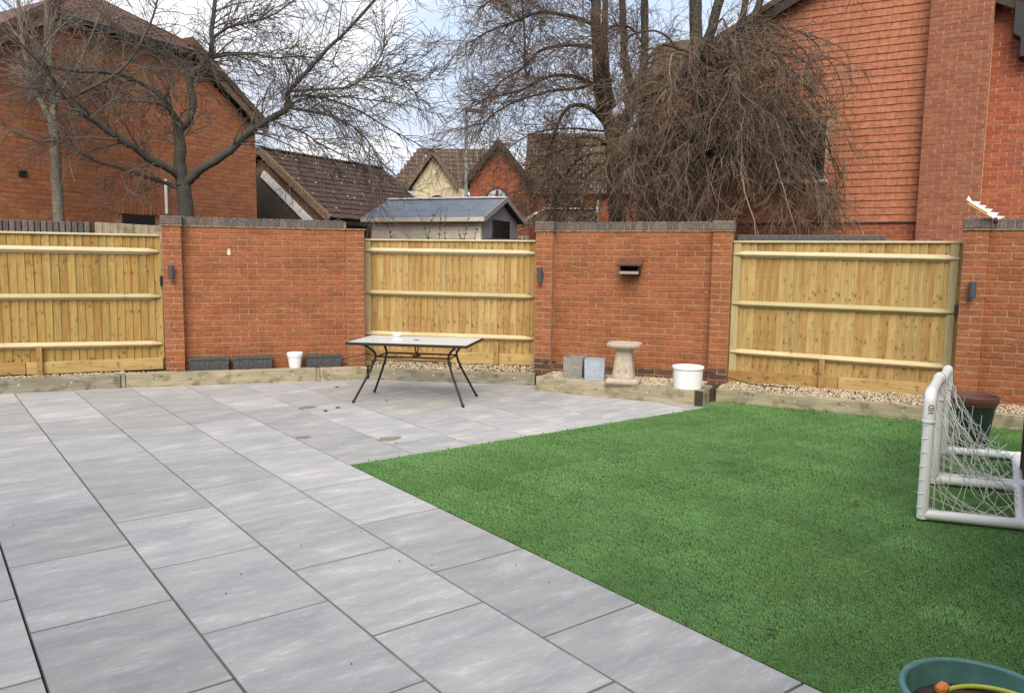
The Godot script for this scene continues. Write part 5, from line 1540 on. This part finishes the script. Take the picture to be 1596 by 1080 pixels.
func wall_light(label: String, c: Vector3, turn: float, h := 0.175) -> void:
	var t := thing("wall_light", label, "wall light", c, turn, "anthracite wall lights on the brick pillars")
	var b := MB.new()
	b.lathe([Vector2(0.0, -h * 0.5 + 0.02), Vector2(0.026, -h * 0.5 + 0.015), Vector2(0.031, -h * 0.5), Vector2(0.034, -h * 0.5 + 0.005), Vector2(0.034, h * 0.5 - 0.005), Vector2(0.031, h * 0.5), Vector2(0.026, h * 0.5 - 0.015), Vector2(0.0, h * 0.5 - 0.02)], 20)
	part(t, "housing", b.mesh(), M["anthracite"], at(Vector3(0, 0, 0.062)))
	part(t, "back_plate", boxmesh(Vector3(0.05, h * 0.55, 0.02), 0.004), M["anthracite"], at(Vector3(0, 0, 0.0102)))
	part(t, "stem", boxmesh(Vector3(0.03, 0.06, 0.02)), M["anthracite"], at(Vector3(0, 0, 0.026)))

func cable(label: String, pts: Array, r := 0.006) -> void:
	var o: Vector3 = pts[0]
	var t := thing("cable", label, "cable", o)
	var s := smooth_limb(mk_from(o, pts), 5)
	var b := MB.new()
	b.tube(s, taper(s.size(), r, r), 6)
	part(t, "sheath", b.mesh(), M["black_plastic"])

func build_bed_things() -> void:
	rng.seed = 41
	trough("slate grey trough beside the pillar with the wall light, at the edging's end", Vector2(2.505, -6.664), Vector2(2.965, -6.502), M["slate_plastic"])
	trough("weathered grey trough between the plain slate trough and the white flowerpot", Vector2(3.003, -6.489), Vector2(3.475, -6.323), M["slate_plastic"])
	trough("slate grey trough between the white flowerpot and the capless pillar", Vector2(3.880, -6.179), Vector2(4.325, -6.023), M["slate_plastic"])
	var pot := thing("white_flowerpot", "white round flowerpot standing between the grey troughs", "plant pot", Vector3(3.735, 0.135, -6.195))
	var pb := MB.new()
	pb.lathe([Vector2(0, 0), Vector2(0.068, 0), Vector2(0.072, 0.01), Vector2(0.095, 0.185), Vector2(0.104, 0.187), Vector2(0.107, 0.235), Vector2(0.104, 0.24), Vector2(0.096, 0.235), Vector2(0.085, 0.15), Vector2(0, 0.15)], 28)
	part(pot, "pot", pb.mesh(), M["white_plastic"])
	var e := (PR - PL).normalized()
	var turn := heading(PL, PR)
	square_pot("plain grey square pot beside the pillar, next to the pale blue pot", Vector3(6.36, 0.172, -3.52), turn + 0.12, 0.25, 0.26, M["grey_fibre"])
	square_pot("pale blue galvanised square pot beside the bird bath", Vector3(6.40, 0.172, -3.20), turn + 0.32, 0.25, 0.265, M["galvanised"])
	# bird bath
	var bb := thing("bird_bath", "square stone bird bath on a tapering pedestal in the raised bed", "bird bath", Vector3(6.50, 0.172, -2.80), turn + 0.18)
	part(bb, "base", boxmesh(Vector3(0.40, 0.075, 0.34), 0.025), M["stone"], at(Vector3(0, 0.035, 0)))
	var col := MB.new()
	var prof := [[0.0, 0.125], [0.012, 0.128], [0.06, 0.122], [0.25, 0.10], [0.345, 0.092], [0.36, 0.1]]
	for k in prof.size() - 1:
		var a: float = prof[k][1]
		var b: float = prof[k + 1][1]
		var y0: float = prof[k][0]
		var y1: float = prof[k + 1][0]
		for s in 8:
			var oct := func(r: float, j: int, y: float) -> Vector3:
				var cc := 0.72
				var q: Vector2 = [Vector2(1, -cc), Vector2(1, cc), Vector2(cc, 1), Vector2(-cc, 1), Vector2(-1, cc), Vector2(-1, -cc), Vector2(-cc, -1), Vector2(cc, -1)][j % 8]
				return Vector3(q.x * r, y, q.y * r)
			col.face([oct.call(a, s, y0), oct.call(a, s + 1, y0), oct.call(b, s + 1, y1), oct.call(b, s, y1)], Vector3(0, (y0 + y1) * 0.5, 0))
	part(bb, "pedestal", col.mesh(), M["stone"], at(Vector3(0, 0.07, 0)))
	for s in [-1, 1]:
		var rib := MB.new()
		rib.tube([Vector3(s * 0.035, 0.2, 0.118), Vector3(s * 0.05, 0.17, 0.125), Vector3(s * 0.03, 0.15, 0.128)], [0.006, 0.008, 0.005], 6)
		part(bb, "carving", rib.mesh(), M["stone"])
	var dish := MB.new()
	var rings := [[0.0, 0.11], [0.012, 0.175], [0.03, 0.20], [0.055, 0.203], [0.066, 0.192], [0.058, 0.165], [0.045, 0.10], [0.04, 0.0]]
	for k in rings.size() - 1:
		for s in 16:
			var sq := func(r: float, j: int, y: float) -> Vector3:
				var an := TAU * j / 16.0 + PI / 16.0
				var c2 := cos(an)
				var s2 := sin(an)
				var f := r / pow(pow(absf(c2), 5.0) + pow(absf(s2), 5.0), 0.2)
				return Vector3(c2 * f, y, s2 * f)
			var q := [sq.call(rings[k][1], s, rings[k][0]), sq.call(rings[k][1], s + 1, rings[k][0]), sq.call(rings[k + 1][1], s + 1, rings[k + 1][0]), sq.call(rings[k + 1][1], s, rings[k + 1][0])]
			dish.face(q, Vector3(0, 0.03, 0) if k < 4 else Vector3(0, -1.0, 0))
	part(bb, "dish", dish.mesh(), M["stone"], at(Vector3(0, 0.43, 0)))
	# white bucket
	var wb := thing("white_bucket", "white plastic bucket with a lid at the raised bed's end", "bucket", Vector3(6.875, 0.172, -2.125))
	var bk := MB.new()
	bk.lathe([Vector2(0, 0), Vector2(0.155, 0), Vector2(0.163, 0.008), Vector2(0.172, 0.235), Vector2(0.18, 0.237)], 36)
	part(wb, "bucket", bk.mesh(), M["white_plastic"])
	var lid := MB.new()
	lid.lathe([Vector2(0.178, 0.232), Vector2(0.184, 0.236), Vector2(0.184, 0.26), Vector2(0.178, 0.266), Vector2(0.165, 0.262), Vector2(0.16, 0.256), Vector2(0, 0.256)], 36)
	part(wb, "lid", lid.mesh(), M["white_plastic"])
	# bird box on the wall
	var wturn := heading(Vector2(6.21, -4.17), Vector2(7.548, -2.087))
	var nb := thing("bird_box", "brown open fronted bird box with a sloping roof on the brick wall", "bird box", Vector3(6.96, 1.50, -3.17), wturn)
	var rf := MB.new()
	rf.hexa([Vector3(-0.15, 0.165, -0.004), Vector3(0.15, 0.165, -0.004), Vector3(0.15, 0.085, 0.17), Vector3(-0.15, 0.085, 0.17), Vector3(-0.15, 0.182, 0.0), Vector3(0.15, 0.182, 0.0), Vector3(0.15, 0.102, 0.175), Vector3(-0.15, 0.102, 0.175)])
	part(nb, "roof", rf.mesh(), M["nest_roof"])
	part(nb, "back_board", boxmesh(Vector3(0.24, 0.2, 0.014)), M["brown_paint"], at(Vector3(0, 0.06, 0.0)))
	part(nb, "floor", boxmesh(Vector3(0.24, 0.014, 0.12)), M["brown_paint"], at(Vector3(0, -0.02, 0.068)))
	part(nb, "front_lip", boxmesh(Vector3(0.24, 0.035, 0.012), 0.002), M["nest_lip"], at(Vector3(0, 0.0, 0.132)))
	for s in [-1, 1]: part(nb, "side_board", boxmesh(Vector3(0.014, 0.12, 0.115)), M["brown_paint"], at(Vector3(s * 0.113, 0.045, 0.066)))
	# wall lights
	wall_light("anthracite wall light on the pillar beside the grey troughs", Vector3(2.336, 1.43, -6.696), heading(Vector2(2.236, -6.732), Vector2(4.62, -5.894)))
	wall_light("anthracite wall light on the pillar between the table fence and bird box wall", Vector3(6.256, 1.45, -4.098), wturn, 0.2)
	wall_light("anthracite wall light on the pillar above the green pot", Vector3(8.60, 1.39, 0.207), heading(Vector2(8.556, 0.106), Vector2(9.354, 1.94)))
	# cables
	cable("black cable sagging along the foot of the troughs wall's capless pillar", [Vector3(4.319, 0.266, -5.984), Vector3(4.386, 0.299, -5.886), Vector3(4.497, 0.325, -5.820), Vector3(4.634, 0.338, -5.863), Vector3(4.796, 0.286, -5.836), Vector3(5.206, 0.242, -5.492), Vector3(5.527, 0.255, -5.176)])
	cable("black cable running along the foot of the bird box wall", [Vector3(6.154, 0.322, -4.104), Vector3(6.271, 0.308, -4.007), Vector3(6.497, 0.300, -4.012), Vector3(6.839, 0.293, -3.633), Vector3(7.094, 0.277, -3.238), Vector3(7.301, 0.274, -2.714), Vector3(7.426, 0.295, -2.329), Vector3(7.414, 0.290, -2.183), Vector3(7.504, 0.253, -1.984), Vector3(7.597, 0.207, -1.685), Vector3(7.769, 0.216, -1.285)])
	for q in [[Vector3(2.248, 1.317, -6.851), heading(Vector2(2.236, -6.732), Vector2(4.62, -5.894)), "small black junction box on the fence post beside the first pillar"], [Vector3(8.595, 1.163, 0.063), heading(Vector2(7.69, -2.175), Vector2(8.835, -0.03)), "small black junction box on the fence post above the goals"]]:
		var jb := thing("junction_box", q[2], "junction box", q[0], q[1], "black boxes at the fence ends")
		part(jb, "case", boxmesh(Vector3(0.035, 0.13, 0.04), 0.006), M["black_plastic"])
		part(jb, "gland", boxmesh(Vector3(0.014, 0.05, 0.014), 0.003), M["black_plastic"], at(Vector3(0, -0.088, 0)))
	# toothed strip on the right wall
	var sp := thing("toothed_strip", "tilted white toothed strip with a yellow edge above the brick wall", "bird deterrent", Vector3(8.615, 2.107, 0.377), heading(Vector2(8.556, 0.106), Vector2(9.354, 1.94)))
	var ss := MB.new()
	var poly := PackedVector2Array()
	poly.append(Vector2(0.0, 0.0))
	for k in 5:
		poly.append(Vector2(-0.06 * k + 0.045, 0.035 + 0.0 * k))
		poly.append(Vector2(-0.06 * k - 0.02, 0.03))
	poly.append(Vector2(-0.33, 0.03))
	poly.append(Vector2(-0.31, 0.0))
	var teeth := PackedVector2Array([Vector2(0.02, -0.02)])
	for k in 5:
		teeth.append(Vector2(0.06 - 0.068 * k, 0.055))
		teeth.append(Vector2(-0.012 - 0.068 * k, 0.018))
	teeth.append(Vector2(-0.345, 0.045))
	teeth.append(Vector2(-0.335, 0.0))
	ss.prism(teeth, -0.004, 0.004)
	var tilt := Transform3D(Basis(Vector3.BACK, -0.60), Vector3(0, 0.03, 0))
	part(sp, "teeth", ss.mesh(), M["white_plastic"], tilt)
	part(sp, "yellow_edge", boxmesh(Vector3(0.27, 0.012, 0.02), 0.003), M["pale_orange"], tilt * Transform3D(Basis(Vector3.BACK, 0.03), Vector3(-0.17, -0.022, 0.008)))
	part(sp, "green_edge", boxmesh(Vector3(0.2, 0.010, 0.02), 0.003), M["pale_green"], tilt * Transform3D(Basis(Vector3.BACK, 0.02), Vector3(-0.19, -0.005, 0.010)))
	var knob := MB.new()
	knob.lathe([Vector2(0, -0.03), Vector2(0.02, -0.028), Vector2(0.024, 0.0), Vector2(0.016, 0.03), Vector2(0, 0.035)], 12)
	part(sp, "clamp", knob.mesh(), M["plum_paint"])
	part(sp, "stem", boxmesh(Vector3(0.012, 0.05, 0.012)), M["plum_paint"], at(Vector3(0, -0.05, 0)))

func build_table() -> void:
	rng.seed = 52
	var t := thing("garden_table", "rectangular glass topped garden table with splayed black metal legs", "table", Vector3(4.338, 0.0, -4.035), heading(Vector2.ZERO, Vector2(0.685, 0.7285)))
	var l := 1.40
	var w := 0.90
	var h := 0.70
	part(t, "glass_top", boxmesh(Vector3(l - 0.03, 0.005, w - 0.03), 0.001), M["table_glass"], at(Vector3(0, h, 0)))
	var fr := MB.new()
	for s in [-1, 1]:
		fr.box(Vector3(0, h - 0.012, s * (w * 0.5 - 0.012)), Vector3(l, 0.03, 0.024), 0.005)
		fr.box(Vector3(s * (l * 0.5 - 0.012), h - 0.0125, 0), Vector3(0.024, 0.029, w - 0.05), 0.005)
	part(t, "top_frame", fr.mesh(), M["black_metal"])
	for sx in [-1, 1]:
		for sz in [-1, 1]:
			var lg := MB.new()
			var pts := smooth_limb([Vector3(sx * 0.56, h - 0.02, sz * 0.33), Vector3(sx * 0.48, h - 0.085, sz * 0.24), Vector3(sx * 0.435, h - 0.145, sz * 0.2), Vector3(sx * 0.435, h - 0.21, sz * 0.205), Vector3(sx * 0.49, h - 0.36, sz * 0.25), Vector3(sx * 0.64, 0.012, sz * 0.36)], 5)
			lg.tube(pts, taper(pts.size(), 0.0135, 0.0135), 10)
			var leg := part(t, "leg", lg.mesh(), M["black_metal"])
			var ft := MB.new()
			ft.lathe([Vector2(0, 0), Vector2(0.015, 0.0), Vector2(0.017, 0.025), Vector2(0.012, 0.03)], 10)
			part(leg, "foot_cap", ft.mesh(), M["black_plastic"], at(Vector3(sx * 0.641, 0, sz * 0.361)))
	for sz in [-1, 1]:
		var b := MB.new()
		b.tube([Vector3(-0.435, h - 0.18, sz * 0.19), Vector3(0.435, h - 0.18, sz * 0.19)], [0.010, 0.010], 8)
		part(t, "stretcher", b.mesh(), M["black_metal"])
		var u := MB.new()
		u.tube([Vector3(0.06 * sz, h - 0.03, sz * 0.12), Vector3(0.06 * sz, h - 0.185, sz * 0.19)], [0.008, 0.008], 6)
		part(t, "strut", u.mesh(), M["black_metal"])
	for sx in [-1, 1]:
		var b := MB.new()
		b.tube([Vector3(sx * 0.432, h - 0.185, -0.2), Vector3(sx * 0.432, h - 0.185, 0.2)], [0.010, 0.010], 8)
		part(t, "stretcher", b.mesh(), M["black_metal"])
	var rg := MB.new()
	var ring := []
	for k in 13: ring.append(Vector3(cos(TAU * k / 12) * 0.045, h - 0.18, sin(TAU * k / 12) * 0.045))
	rg.tube(ring, taper(13, 0.006, 0.006), 6, false)
	part(t, "parasol_ring", rg.mesh(), M["black_metal"])
	for s in [-1, 1]:
		var b := MB.new()
		b.tube([Vector3(0, h - 0.18, s * 0.19), Vector3(0, h - 0.18, s * 0.045)], [0.007, 0.007], 6)
		part(t, "cross_bar", b.mesh(), M["black_metal"])
	var hole := MB.new()
	hole.lathe([Vector2(0.018, 0.002), Vector2(0.03, 0.004), Vector2(0.034, 0.0)], 16)
	part(t, "parasol_grommet", hole.mesh(), M["black_plastic"], at(Vector3(0, h + 0.0025, 0)))
	# small white dish and a leaf on the glass
	var tr := t.transform
	var d := thing("white_dish", "small white dish left on the glass table", "dish", tr * Vector3(-0.33, h + 0.0027, -0.30))
	var dm := MB.new()
	dm.lathe([Vector2(0, 0), Vector2(0.035, 0), Vector2(0.06, 0.03), Vector2(0.063, 0.042), Vector2(0.058, 0.042), Vector2(0.035, 0.012), Vector2(0, 0.012)], 20)
	part(d, "dish", dm.mesh(), M["white_plastic"])

func goal(label: String, a: Vector2, c: Vector2, s: Vector2, w: float, h: float, d: float, word: String, code: String) -> void:
	var g := thing("football_goal", label, "goal", Vector3(a.x, 0.0, a.y), 0.0, "pair of small white goals")
	var cx := Vector3(c.x, 0, c.y)
	var sx := Vector3(s.x, 0, s.y)
	var up := Vector3.UP
	var r := 0.034
	var y := r + 0.012
	var pipe := func(called: String, p: Vector3, q: Vector3, rr: float) -> Node3D:
		var b := MB.new()
		b.tube([p, q], [rr, rr], 18)
		return part(g, called, b.mesh(), M["white_plastic"])
	for k in 2:
		var o := cx * (w * k)
		pipe.call("post", o + up * 0.02, o + up * (h - 0.10), r)
		var el := MB.new()
		var dirn := cx * (1.0 if k == 0 else -1.0)
		var pts := [o + up * (h - 0.17), o + up * (h - 0.055), o + up * (h - 0.02) + dirn * 0.012, o + up * h + dirn * 0.05, o + up * h + dirn * 0.16]
		el.tube(pts, taper(5, r + 0.004, r + 0.004), 18)
		part(g, "elbow", el.mesh(), M["white_plastic"])
		var co := MB.new()
		co.tube([o + up * (h - 0.178), o + up * (h - 0.168)], [r + 0.008, r + 0.008], 18)
		part(g, "collar", co.mesh(), M["white_plastic"])
		pipe.call("ground_bar", o + up * y - sx * 0.02, o + up * y + sx * d, r)
		var ec := MB.new()
		ec.tube([o + up * y + sx * (d - 0.001), o + up * y + sx * (d + 0.036)], [r + 0.003, r + 0.003], 18)
		part(g, "corner_fitting", ec.mesh(), M["white_plastic"])
	pipe.call("crossbar", up * h + cx * 0.1, up * h + cx * (w - 0.1), r)
	pipe.call("back_bar", up * y + sx * d + cx * 0.02, up * y + sx * d + cx * (w - 0.02), r)
	# net: loose cords from the crossbar and posts down to the back bar
	var net := MB.new()
	var nu := 11
	var nv := 10
	var top := func(u: float) -> Vector3: return cx * (w * u) + up * (h - 0.03)
	var grid := []
	for j in nv + 1:
		var row := []
		var fv := float(j) / nv
		for i in nu + 1:
			var u := float(i) / nu
			var p: Vector3 = (cx * (w * u) + up * (h - 0.03)).lerp(cx * (w * u) + sx * d + up * 0.06, fv)
			p -= up * (0.22 * sin(PI * fv) * (0.6 + 0.4 * sin(u * 7.0 + 1.0)))
			p.y = maxf(p.y, 0.035)
			if j > 0 and j < nv: p += Vector3(rng.randf_range(-1, 1), rng.randf_range(-1, 1), rng.randf_range(-1, 1)) * 0.028
			p.y = maxf(p.y, 0.03)
			row.append(p)
		grid.append(row)
	for j in nv:
		for i in nu + 1:
			var i2 := clampi(i + (1 if (i + j) % 2 == 0 else -1), 0, nu)
			var mid: Vector3 = (grid[j][i] + grid[j + 1][i2]) * 0.5 + Vector3(rng.randf_range(-1, 1), rng.randf_range(-1, 0.4), rng.randf_range(-1, 1)) * 0.012
			net.tube([grid[j][i], mid, grid[j + 1][i2]], [0.0024, 0.0024, 0.0024], 4, false)
	for k in 2:     # side nets
		var o := cx * (w * k)
		for i in 9:
			var f := float(i) / 8.0
			var p := o + up * lerpf(h - 0.1, 0.1, f)
			var q: Vector3 = (o + up * (h - 0.06)).lerp(o + sx * d + up * 0.07, 0.2 + 0.8 * f)
			q = q if q.y < p.y else Vector3(q.x, p.y - 0.02, q.z)
			var e := o + sx * d * (0.12 + 0.85 * f) + up * 0.08
			net.tube([p, (p + e) * 0.5 + Vector3(rng.randf_range(-0.03, 0.03), -0.04, rng.randf_range(-0.03, 0.03)), e], [0.0024, 0.0024, 0.0024], 4, false)
			var e2: Vector3 = (o + up * (h - 0.08)).lerp(o + sx * d + up * 0.07, f)
			net.tube([o + sx * d * f * 0.8 + up * 0.08, ((o + sx * d * f * 0.8 + up * 0.08) + e2) * 0.5 + Vector3(rng.randf_range(-0.03, 0.03), -0.02, rng.randf_range(-0.03, 0.03)), e2], [0.0022, 0.0022, 0.0022], 4, false)
	part(g, "net", net.mesh(), M["net"])
	for k in 7:
		var p := up * (0.1 + 0.09 * k)
		var tie := MB.new()
		var loop := []
		for j in 9: loop.append(p + (cx * cos(TAU * j / 8) + sx * sin(TAU * j / 8)) * (r + 0.002) + up * 0.01 * sin(TAU * j / 8))
		tie.tube(loop, taper(9, 0.003, 0.003), 4, false)
		part(g, "net_tie", tie.mesh(), M["net"])
	if word:
		var tm := TextMesh.new()
		tm.text = word
		tm.font = SystemFont.new()
		tm.font.font_names = PackedStringArray(["Droid Sans"])
		tm.font_size = 20
		tm.pixel_size = 0.0016
		tm.depth = 0.002
		var out := (-cx * 0.75 + up * 0.66).normalized()
		part(g, "lettering", tm, M["print"], Transform3D(Basis(sx, sx.cross(-out).normalized() * -1.0, out), cx * 0.0 + sx * 0.24 + up * y + out * (r + 0.002)))
	if code:
		var tm2 := TextMesh.new()
		tm2.text = code
		tm2.font = SystemFont.new()
		tm2.font.font_names = PackedStringArray(["Droid Sans"])
		tm2.font_size = 20
		tm2.pixel_size = 0.0022
		tm2.depth = 0.002
		var out2 := (-cx * 0.8 + sx * 0.25).normalized()
		part(g, "lettering", tm2, M["print"], Transform3D(Basis(up, up.cross(out2) * -1.0, out2), up * (h - 0.09) + out2 * (r + 0.005)))

func build_goals() -> void:
	rng.seed = 63
	var c := Vector2(0.934, -0.358).normalized()
	var s := Vector2(0.55, 0.835).normalized()
	var a := Vector2(4.81, 1.57)
	goal("small white plastic football goal standing nearer the slab patio", a, c, s, 0.98, 0.83, 0.56, "", "HD")
	goal("small white plastic football goal standing against the brown fence and green pot", a + c * 1.07, c, s, 1.02, 0.76, 0.56, "GAMES", "")

func build_small_things() -> void:
	rng.seed = 85
	# green pot with a brown rim
	var p := thing("green_pot", "tall dark green plant pot with a brown rim behind the goals", "plant pot", Vector3(7.36, 0.01, 0.79))
	var b := MB.new()
	b.lathe([Vector2(0, 0), Vector2(0.135, 0), Vector2(0.142, 0.01), Vector2(0.195, 0.385)], 32)
	part(p, "pot", b.mesh(), M["green_plastic"])
	var rm := MB.new()
	rm.lathe([Vector2(0.194, 0.372), Vector2(0.203, 0.376), Vector2(0.207, 0.405), Vector2(0.216, 0.41), Vector2(0.222, 0.455), Vector2(0.217, 0.462), Vector2(0.205, 0.458), Vector2(0.192, 0.38)], 32)
	part(p, "rim", rm.mesh(), M["terracotta_rim"])
	var so := MB.new()
	so.lathe([Vector2(0.2, 0.405), Vector2(0.12, 0.425), Vector2(0, 0.43)], 24)
	part(p, "soil", so.mesh(), M["terracotta_rim"])
	# teal tub in the corner of the lawn
	var t := thing("teal_tub", "round teal plastic tub on the lawn holding a yellow hoop", "tub", Vector3(2.235, 0.012, 2.955), 0.0)
	var tb := MB.new()
	tb.lathe([Vector2(0, 0), Vector2(0.17, 0), Vector2(0.18, 0.01), Vector2(0.222, 0.30), Vector2(0.236, 0.304), Vector2(0.24, 0.312), Vector2(0.236, 0.322), Vector2(0.224, 0.324), Vector2(0.214, 0.316), Vector2(0.178, 0.05), Vector2(0, 0.045)], 56)
	part(t, "tub", tb.mesh(), M["teal_plastic"])
	var sl := MB.new()
	sl.lathe([Vector2(0.208, 0.245), Vector2(0.12, 0.262), Vector2(0, 0.255)], 32)
	part(t, "soil", sl.mesh(), M["soil"])
	var hp := thing("yellow_hoop", "thin yellow plastic hoop lying inside the teal tub", "hoop", Vector3(2.27, 0.285, 2.975))
	var hm := MB.new()
	var ring := []
	for k in 33: ring.append(Vector3(cos(TAU * k / 32) * 0.15, 0.012 * sin(TAU * k / 32), sin(TAU * k / 32) * 0.15))
	hm.tube(ring, taper(33, 0.008, 0.008), 8, false)
	part(hp, "ring", hm.mesh(), M["yellow_plastic"])
	var ob := MB.new()
	ob.box(Vector3.ZERO, Vector3(0.05, 0.03, 0.035), 0.009)
	part(hp, "joint", ob.mesh(), M["orange_plastic"], at(Vector3(-0.02, 0.008, -0.149), 0.1))
	# brown tea-coloured stains on the slabs and a splash of pale paint on the wall
	var patio: Node3D = get_node("patio")
	for q in [[Vector3(3.097, -0.000, -4.280), 0.24, 0.16], [Vector3(2.476, 0.000, -2.918), 0.16, 0.12], [Vector3(3.103, 0.000, -2.428), 0.26, 0.16]]:
		var m := MB.new()
		var ring2 := []
		for k in 18:
			var rr := rng.randf_range(0.7, 1.1)
			ring2.append(Vector3(cos(TAU * k / 18) * q[1] * rr * 0.5, 0, sin(TAU * k / 18) * q[2] * rr * 0.5))
		for k in 18: m.face([Vector3.ZERO, ring2[k], ring2[(k + 1) % 18]], Vector3(0, -1, 0))
		part(patio, "stain", m.mesh(), M["stain"], at(Vector3(q[0].x, 0.0024, q[0].z)))
	# fallen leaves
	var lf := [Vector3(3.167, -0.000, -3.967), Vector3(3.354, 0.000, -4.064) , Vector3(3.941, 0.000, -5.340), Vector3(4.004, 0.000, -4.153), Vector3(3.065, 0.000, -2.239), Vector3(1.196, 0.000, -2.066), Vector3(7.520, 0.000, -0.889), Vector3(7.609, 0.000, -0.060), Vector3(5.191, 0.000, 0.195), Vector3(4.731, 0.000, 1.162), Vector3(4.900, 0.000, 0.017), Vector3(2.621, 0.000, 1.950)]
	var what := ["curled brown leaf on the slabs in front of the table", "brown leaf beside the curled leaf in front of the table", "dark leaf on the slabs under the table's end", "small leaf on the slabs between the table legs", "tiny dark leaf on the slabs at the lawn corner", "tiny leaf in the joint of the slabs", "dark leaf on the lawn against the timber edging", "dead leaf on the lawn near the goals' edging", "tiny dark leaf in the middle of the grass", "dark leaf on the grass before the goals", "tiny leaf on the grass by the raised bed", "dark leaf on the grass near the teal tub"]
	var dust := MB.new()
	for k in 240:
		var u := rng.randf()
		var p2: Vector2 = S4.lerp(S5, u * 0.7) + Vector2(-0.91, 0.41) * absf(rng.randfn(0.0, 0.09))
		if k % 3 == 0: p2 = Vector2(lerpf(2.5, 6.7, u), -1.80 + rng.randfn(0.0, 0.02))
		if k % 7 == 0: p2 = S1.lerp(S2, u) + Vector2(-0.33, 0.94) * absf(rng.randfn(0.0, 0.02))
		var c3 := Vector3(p2.x, 0.018 if k % 3 and k % 7 else 0.006, p2.y)
		var sz := rng.randf_range(0.003, 0.011)
		var an := rng.randf() * TAU
		var ux := Vector3(cos(an), rng.randf_range(-0.3, 0.3), sin(an)) * sz
		var uz := Vector3(-sin(an), rng.randf_range(-0.3, 0.3), cos(an)) * sz * 0.5
		dust.hexa([c3 - ux, c3 - uz, c3 + ux, c3 + uz, c3 - ux + Vector3(0, 0.003, 0), c3 - uz + Vector3(0, 0.003, 0), c3 + ux + Vector3(0, 0.003, 0), c3 + uz + Vector3(0, 0.003, 0)])
	for k in 170:
		var c4 := Vector3(rng.randf_range(-1.0, 6.0), 0.0015, rng.randf_range(-6.2, 2.0))
		if c4.x > 2.38 and c4.z > -1.8: continue
		if Vector2(c4.x, c4.z).distance_to(Vector2(4.3, -4.0)) > 5.5 and k % 3: continue
		var sz2 := rng.randf_range(0.0015, 0.005)
		dust.hexa([c4 + Vector3(-sz2, 0, 0), c4 + Vector3(0, 0, -sz2 * 0.6), c4 + Vector3(sz2, 0, 0), c4 + Vector3(0, 0, sz2 * 0.7), c4 + Vector3(-sz2, 0.002, 0), c4 + Vector3(0, 0.003, -sz2 * 0.6), c4 + Vector3(sz2, 0.002, 0), c4 + Vector3(0, 0.003, sz2 * 0.7)])
	var litter := MeshInstance3D.new()
	litter.name = "leaf_litter"
	litter.mesh = dust.mesh()
	litter.material_override = M["dead_leaf"]
	litter.set_meta("label", "crumbs of dead leaf along the lawn edge and on the slabs")
	litter.set_meta("category", "leaf litter")
	litter.set_meta("kind", "stuff")
	add_child(litter)
	for k in lf.size():
		var y := 0.004 if k < 6 else 0.032
		var size: float = [0.05, 0.045, 0.05, 0.03, 0.018, 0.015, 0.06, 0.05, 0.02, 0.035, 0.02, 0.04][k]
		var o := thing("fallen_leaf", what[k], "leaf", Vector3(lf[k].x, y, lf[k].z), rng.randf() * TAU, "fallen leaves")
		var m := MB.new()
		var rows := []
		for i in 6:
			var f := i / 5.0
			var wd := sin(PI * clampf(f * 0.95 + 0.03, 0, 1)) * 0.42
			var cu := 0.5 * (f - 0.5) * (f - 0.5)
			rows.append([Vector3((f - 0.5) * size * 1.6, cu * size + size * 0.25 * wd, -wd * size), Vector3((f - 0.5) * size * 1.6, cu * size, 0), Vector3((f - 0.5) * size * 1.6, cu * size + size * 0.35 * wd, wd * size)])
		for i in 5:
			for j in 2:
				m.face([rows[i][j], rows[i][j + 1], rows[i + 1][j + 1]], Vector3(0, -1, 0))
				m.face([rows[i][j], rows[i + 1][j + 1], rows[i + 1][j]], Vector3(0, -1, 0))
		part(o, "blade", m.mesh(), M["dead_leaf"])
		var stem := MB.new()
		stem.tube([Vector3(-0.8 * size, 0.14 * size, 0), Vector3(-1.2 * size, 0.2 * size, 0.05 * size)], [0.0012, 0.001], 4)
		part(o, "stalk", stem.mesh(), M["dead_leaf"])
